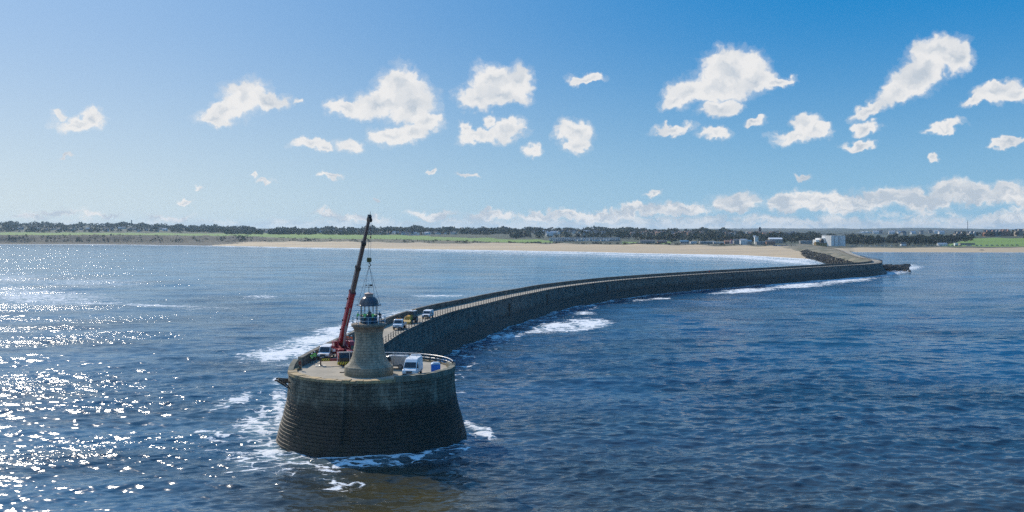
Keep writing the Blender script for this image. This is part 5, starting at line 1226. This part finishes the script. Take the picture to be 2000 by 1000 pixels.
# seafront buildings: column, distance, width, depth, height, wall, roof, flat, label
SB = [(1264, 1720, 26, 12, 3.5, 'grey', 'slate', 0, 'long low dark roofed building beside the small green field'), (1293, 1720, 16, 10, 3, 'brick', 'slate', 0, 'low brick building right of the small green field'),
 (1336, 1690, 14, 9, 3.5, 'grey', 'blue', 0, 'small blue-roofed kiosk at the left end of the seafront'), (1354, 1700, 11, 8, 3.2, 'white', 'white', 1, 'little white flat-roofed hut on the seafront'), (1381, 1660, 26, 12, 4.2, 'grey', 'white', 1, 'long pale flat-roofed hall on the seafront'),
 (1403, 1650, 18, 9, 3.2, 'pale', 'white', 1, 'low pale shed right of the long hall'), (1420, 1660, 9, 8, 4, 'brick', 'tile', 0, 'small red-roofed stall at the fairground'), (1441, 1680, 15, 10, 6, 'grey', 'slate', 0, 'grey arcade building behind the fairground'),
 (1452, 1620, 11, 8, 7, 'white', 'lightslate', 0, 'white gabled building on the seafront'), (1462, 1640, 9, 8, 5, 'grey', 'blue', 0, 'small grey house with blue roof next to the white gable'), (1477, 1690, 6, 6, 12, 'white', 'white', 1, 'narrow white block standing above the seafront roofs'),
 (1489, 1610, 22, 12, 5, 'grey', 'blue', 1, 'blue-roofed leisure building on the seafront'), (1504, 1600, 14, 10, 5.5, 'brick', 'slate', 0, 'dark brick building at the right of the leisure building'), (1514, 1700, 22, 14, 8, 'grey', 'white', 0, 'pale-roofed hall behind the car park'),
 (1573, 1700, 20, 9, 5, 'grey', 'white', 1, 'low grey building left of the white shed'), (1840, 1580, 15, 7, 3.2, 'white', 'lightslate', 0, 'low white kiosk on the right-hand beach road'), (1867, 1580, 5, 5, 4.5, 'white', 'white', 1, 'small white block on the right-hand beach road'), (1764, 1600, 8, 6, 3.5, 'white', 'slate', 0, 'small white house on the beach road'),
 (1888, 1600, 24, 8, 2.6, 'stone', 'slate', 1, 'long low stone shelter under the green bank')]
for px_, D, w, dp, h, wl, rf, fl, lb in SB:
    t = house_proto(w, dp, h, 2.4, wl, rf, True, bool(fl), 'seafront_building'); t.location = ((px_ - 1000) / F * D, D, land_z(px_, D)); tag(t, lb, 'building')
# big white shed with vertical ribs
def make_shed():
    D = 1560; px_ = 1624; x = (px_ - 1000) / F * D; z = land_z(px_, D); t = empty('white_shed', (x, D, z), R(5), 'large white ribbed industrial shed at the root of the pier', 'building')
    h = 30.6 - (460.5 - HZ) * D / F - z
    # corner nearest the camera is at the origin; the shaded front runs to +x, the lit side to +y
    MB().box((11.5, 19, h / 2 - 1), (23, 38, h + 2)).build('wall', wm('white'), t)
    rb = MB(); dk = MB()
    for k in range(10): rb.box((1.1 + k * 2.3, -.25, h / 2), (1.4, .5, h - .4)); rb.box((-.25, 1.8 + k * 3.8, h / 2), (.5, 2.6, h - .4))
    for k in (1, 4, 5): MB().box((2.25 + k * 2.3, -.12, h / 2), (.8, .2, h - 1.5)).build('gap_shade', mat('gap_shade', (.06, .07, .08), .6), t)  # dark strips paint shade into the gaps between the ribs
    for k in (1, 5): MB().box((-.12, 3.7 + k * 3.8, h / 2), (.2, 1.0, h - 1.5)).build('gap_shade', mat('gap_shade'), t)
    rb.build('ribbed_cladding', M_white, t)
    MB().box((11.5, 19, h + .25), (23.8, 38.8, .5)).build('roof', rm('lightslate'), t)
    MB().box((-4.5, 34, h * .38), (8.6, 20, h * .76)).box((-11, 36, h * .30), (5, 14, h * .60)).build('annex', wm('white'), t)
make_shed()
def make_silo():
    D = 1490; px_ = 1602; t = empty('works_building', ((px_ - 1000) / F * D, D, land_z(px_, D)), .2, 'ochre works building with dark hopper in front of the white shed', 'building')
    MB().box((0, 0, 2.4), (18, 8, 5.6)).box((-6, 0, 5.6), (5, 6, 3)).build('wall', mat('ochre_wall', (.34, .23, .08), .8, base2=(.22, .15, .06), nscale=.4), t)
    MB().box((4, 3, 5.5), (5, 5, 8)).prism([(1.5, 9.5), (6.5, 9.5), (5, 12), (3, 12)], .6, 5.4).build('hopper', M_dark, t)
    MB().box((0, 0, 5.3), (18.4, 8.4, .3)).build('roof', rm('slate'), t)
make_silo()
# cars along the beach roads
cp = []
for nm_, c in (('white', (.75, .75, .75)), ('silver', (.4, .42, .44)), ('dark', (.03, .035, .05)), ('red', (.4, .03, .03)), ('blue', (.05, .12, .3))):
    t = empty('parked_car'); pm = mat('car_paint_' + nm_, c, .25)
    MB().prism([(2.1, .35), (2.15, .75), (1.2, .95), (-1.9, .98), (-2.1, .8), (-2.1, .35)], -.88, .88).build('body', pm, t)
    MB().prism([(1.15, .94), (.45, 1.42), (-1.1, 1.46), (-1.85, .96)], -.80, .80, inset=lambda z: max(0, z - 1) * .3).build('windows', M_glass, t)
    MB().box((-.35, 0, 1.47), (1.5, 1.25, .06)).build('roof', pm, t)
    for x in (1.3, -1.3):
        for s in (-1, 1): MB().lathe([(.01, -.1), (.32, -.1), (.32, .1), (.01, .1)], 12, M=Matrix.Translation((x, s * .8, .32)) @ Matrix.Rotation(R(90), 4, 'X')).build('wheel', M_rubber, t)
    cp.append(t)
for k in range(44):
    px_ = 1512 + (k % 22) * 3.7 + r_.uniform(-.8, .8); D = 1480 + (k // 22) * 26
    put(cp, r_.choice((0, 0, 0, 1, 1, 2, 3, 4)), (px_ - 1000) / F * D, D, land_z(px_, D) + .05, R(90) + r_.uniform(-.2, .2), 1.15, 'car parked in the rows between the dunes and the seafront buildings', 'car', 'cars in the seafront car park')
for k in range(34):
    px_ = 1665 + k * 9.7 + r_.uniform(-3, 3); D = 1560
    put(cp, r_.choice((0, 0, 1, 1, 2, 4)), (px_ - 1000) / F * D, D, land_z(px_, D) + .05, r_.uniform(-.1, .1), 1.1, 'car parked along the road behind the right-hand beach', 'car', 'cars along the right-hand beach road')
lp = [empty('street_lamp')]
MB().tube([(0, 0, 0), (0, 0, 8.5)], [.16, .10], 6).tube([(0, 0, 8.4), (0, -.8, 8.8), (0, -1.5, 8.8)], .07, 5).build('pole', M_steel, lp[0]); MB().box((0, -1.7, 8.78), (.35, .8, .15)).build('lamp_head', M_plast, lp[0])
for k in range(26):
    px_ = 1660 + k * 13.5; D = 1552; put(lp, 0, (px_ - 1000) / F * D, D, land_z(px_, D), 0, 1.0, 'street lamp along the right-hand beach road', 'street lamp', 'street lamps along the beach road')
# landmarks on the skyline
def landmark(name, px_, D, lb, cat): 
    return empty(name, ((px_ - 1000) / F * D, D, land_z(px_, D)), 0, lb, cat)
def top_h(ytop, D, o): return CAMZ - (ytop - HZ) * D / F - o.location.z
t = landmark('clock_tower', 1484, 2700, 'dark square clock tower of the town hall on the skyline', 'tower'); h = top_h(443, 2700, t)
MB().box((0, 0, h * .36), (6.5, 6.5, h * .72)).box((0, 0, h * .74), (7.4, 7.4, .9)).build('shaft', M_grey, t)
MB().box((0, 0, h * .80), (4.8, 4.8, h * .14)).lathe([(2.9, h * .86), (2.6, h * .92), (1.2, h * .97), (.2, h)], 12).build('lantern', M_dark, t); MB().box((0, 4, h * .16), (40, 14, h * .32)).build('hall', wm('stone'), t)
for px_, yt, D, lb in ((1104, 446.0, 2900, 'short church spire at the left of the pair on the skyline'), (1139.5, 443.5, 2900, 'slender church spire at the right of the pair on the skyline'), (1890, 452.5, 2150, 'pale spire among the big houses above the green bank')):
    t = landmark('church', px_, D, lb, 'church'); h = top_h(yt, D, t)
    MB().box((0, 0, h * .3), (5, 5, h * .62)).box((12, 0, h * .14), (20, 8, h * .3)).build('tower', wm('grey'), t); MB().lathe([(3.0, h * .60), (1.2, h * .8), (.05, h)], 8).build('spire', M_dark, t)
t = landmark('domed_hall', 1382, 2800, 'small domed building on the skyline left of the clock tower', 'building'); h = top_h(447, 2800, t)
MB().box((0, 0, h * .3), (10, 10, h * .6)).build('wall', wm('stone'), t); MB().lathe([(4, h * .6), (3.9, h * .75), (2.4, h * .92), (.4, h * .96), (.1, h)], 16).build('dome', M_grey, t)
t = landmark('stone_column', 257, 4200, 'tall thin stone column on the far left hill', 'column'); h = top_h(429.5, 4200, t)
MB().lathe([(3.5, 0), (3.5, 3), (2.4, 4), (2.0, h - 3), (3.0, h - 2.6), (3.0, h - 1.6), (1.4, h - 1), (1.2, h)], 12).build('shaft', wm('stone'), t)
t = landmark('radio_mast', 1890, 5200, 'thin guyed radio mast on the right skyline', 'mast'); h = top_h(431, 5200, t)
MB().tube([(0, 0, 0), (0, 0, h)], [1.7, 1.3], 4).build('mast', M_dark, t); MB().tube([(0, 0, h * .95), (-30, 0, 2)], .12, 3).tube([(0, 0, h * .95), (30, 0, 2)], .12, 3).build('guy_wire', M_dark, t)
for px_, yt, lb in ((1591, 443.5, 'leftmost wind turbine beyond the white shed'), (1603.5, 443, 'second wind turbine beyond the white shed'), (1633, 444, 'wind turbine over the middle of the white shed'), (1680, 443.5, 'wind turbine right of the white shed'), (1705, 444, 'rightmost of the five wind turbines')):
    D = 5200; t = landmark('wind_turbine', px_, D, lb, 'wind turbine'); h = top_h(yt, D, t) - 8
    MB().tube([(0, 0, 0), (0, 0, h)], [1.3, .8], 8).build('tower', M_white, t); MB().tube([(0, -2.5, h), (0, 2.5, h)], 1.1, 8).build('nacelle', M_white, t)
    a0 = r_.random() * 2
    for k in range(3):
        a = a0 + k * 2.094; MB().tube([(0, -2.8, h), (math.cos(a) * 10, -2.8, h + math.sin(a) * 10)], [.45, .15], 5).build('blade', M_white, t)
t = landmark('white_hall', 1690, 3400, 'white peaked tent-like roof beyond the right-hand woods', 'building'); h = top_h(452.2, 3400, t)
MB().prism([(-28, h * .45), (-14, h * .62), (-6, h * .9), (0, h * .7), (7, h), (14, h * .62), (28, h * .45)], -12, 12).build('roof', M_white, t); MB().box((0, 0, h * .22), (52, 22, h * .46)).build('wall', wm('white'), t)
t = landmark('fairground_ride', 1428.5, 1630, 'red helter skelter tower at the fairground', 'fairground ride'); h = top_h(467.5, 1630, t)
MB().lathe([(2.6, 0), (1.7, h * .85), (2.2, h * .86), (.1, h)], 12).build('tower', M_brightred, t); MB().tube([((3.0 - 1.2 * k / 40) * math.cos(k * .5), (3.0 - 1.2 * k / 40) * math.sin(k * .5), h * .8 * k / 40) for k in range(41)], .35, 6).build('slide', M_white, t)
t = landmark('fairground_mast', 1474, 1700, 'white block on a mast above the seafront roofs', 'mast'); 
MB().tube([(0, 0, 0), (0, 0, 14)], .35, 6).build('pole', M_steel, t); MB().box((0, 0, 12.5), (5, 1, 3.4)).build('board', M_white, t)
x, y = px2w(1924, 490.0, .3); tag(MB().lathe([(.1, 0), (5, .0), (4.2, 1.1), (2.2, 1.9), (.1, 2.2)], 9, (0, 0, -.3)).build('boulder', MATS['wet_rock']), 'dark low boulder at the water edge of the right-hand beach', 'boulder').location = (x, y + 10, .1)

# ------------------------------------------------------------------ air
def make_haze():
    o = MB().box((0, 4000, 47.5), (56000, 20000, 111)).build('haze', [], None); m = bpy.data.materials.new('haze_air'); m.use_nodes = True; nt = m.node_tree; nt.nodes.clear()
    v = nt.nodes.new('ShaderNodeVolumePrincipled'); out = nt.nodes.new('ShaderNodeOutputMaterial'); nt.links.new(v.outputs[0], out.inputs['Volume'])
    v.inputs['Color'].default_value = (.58, .80, 1.0, 1); v.inputs['Density'].default_value = 5.2e-5; v.inputs['Anisotropy'].default_value = .25
    o.data.materials.append(m); tag(o, 'thin pale blue air over the sea and the far shore', kind='stuff')
make_haze()
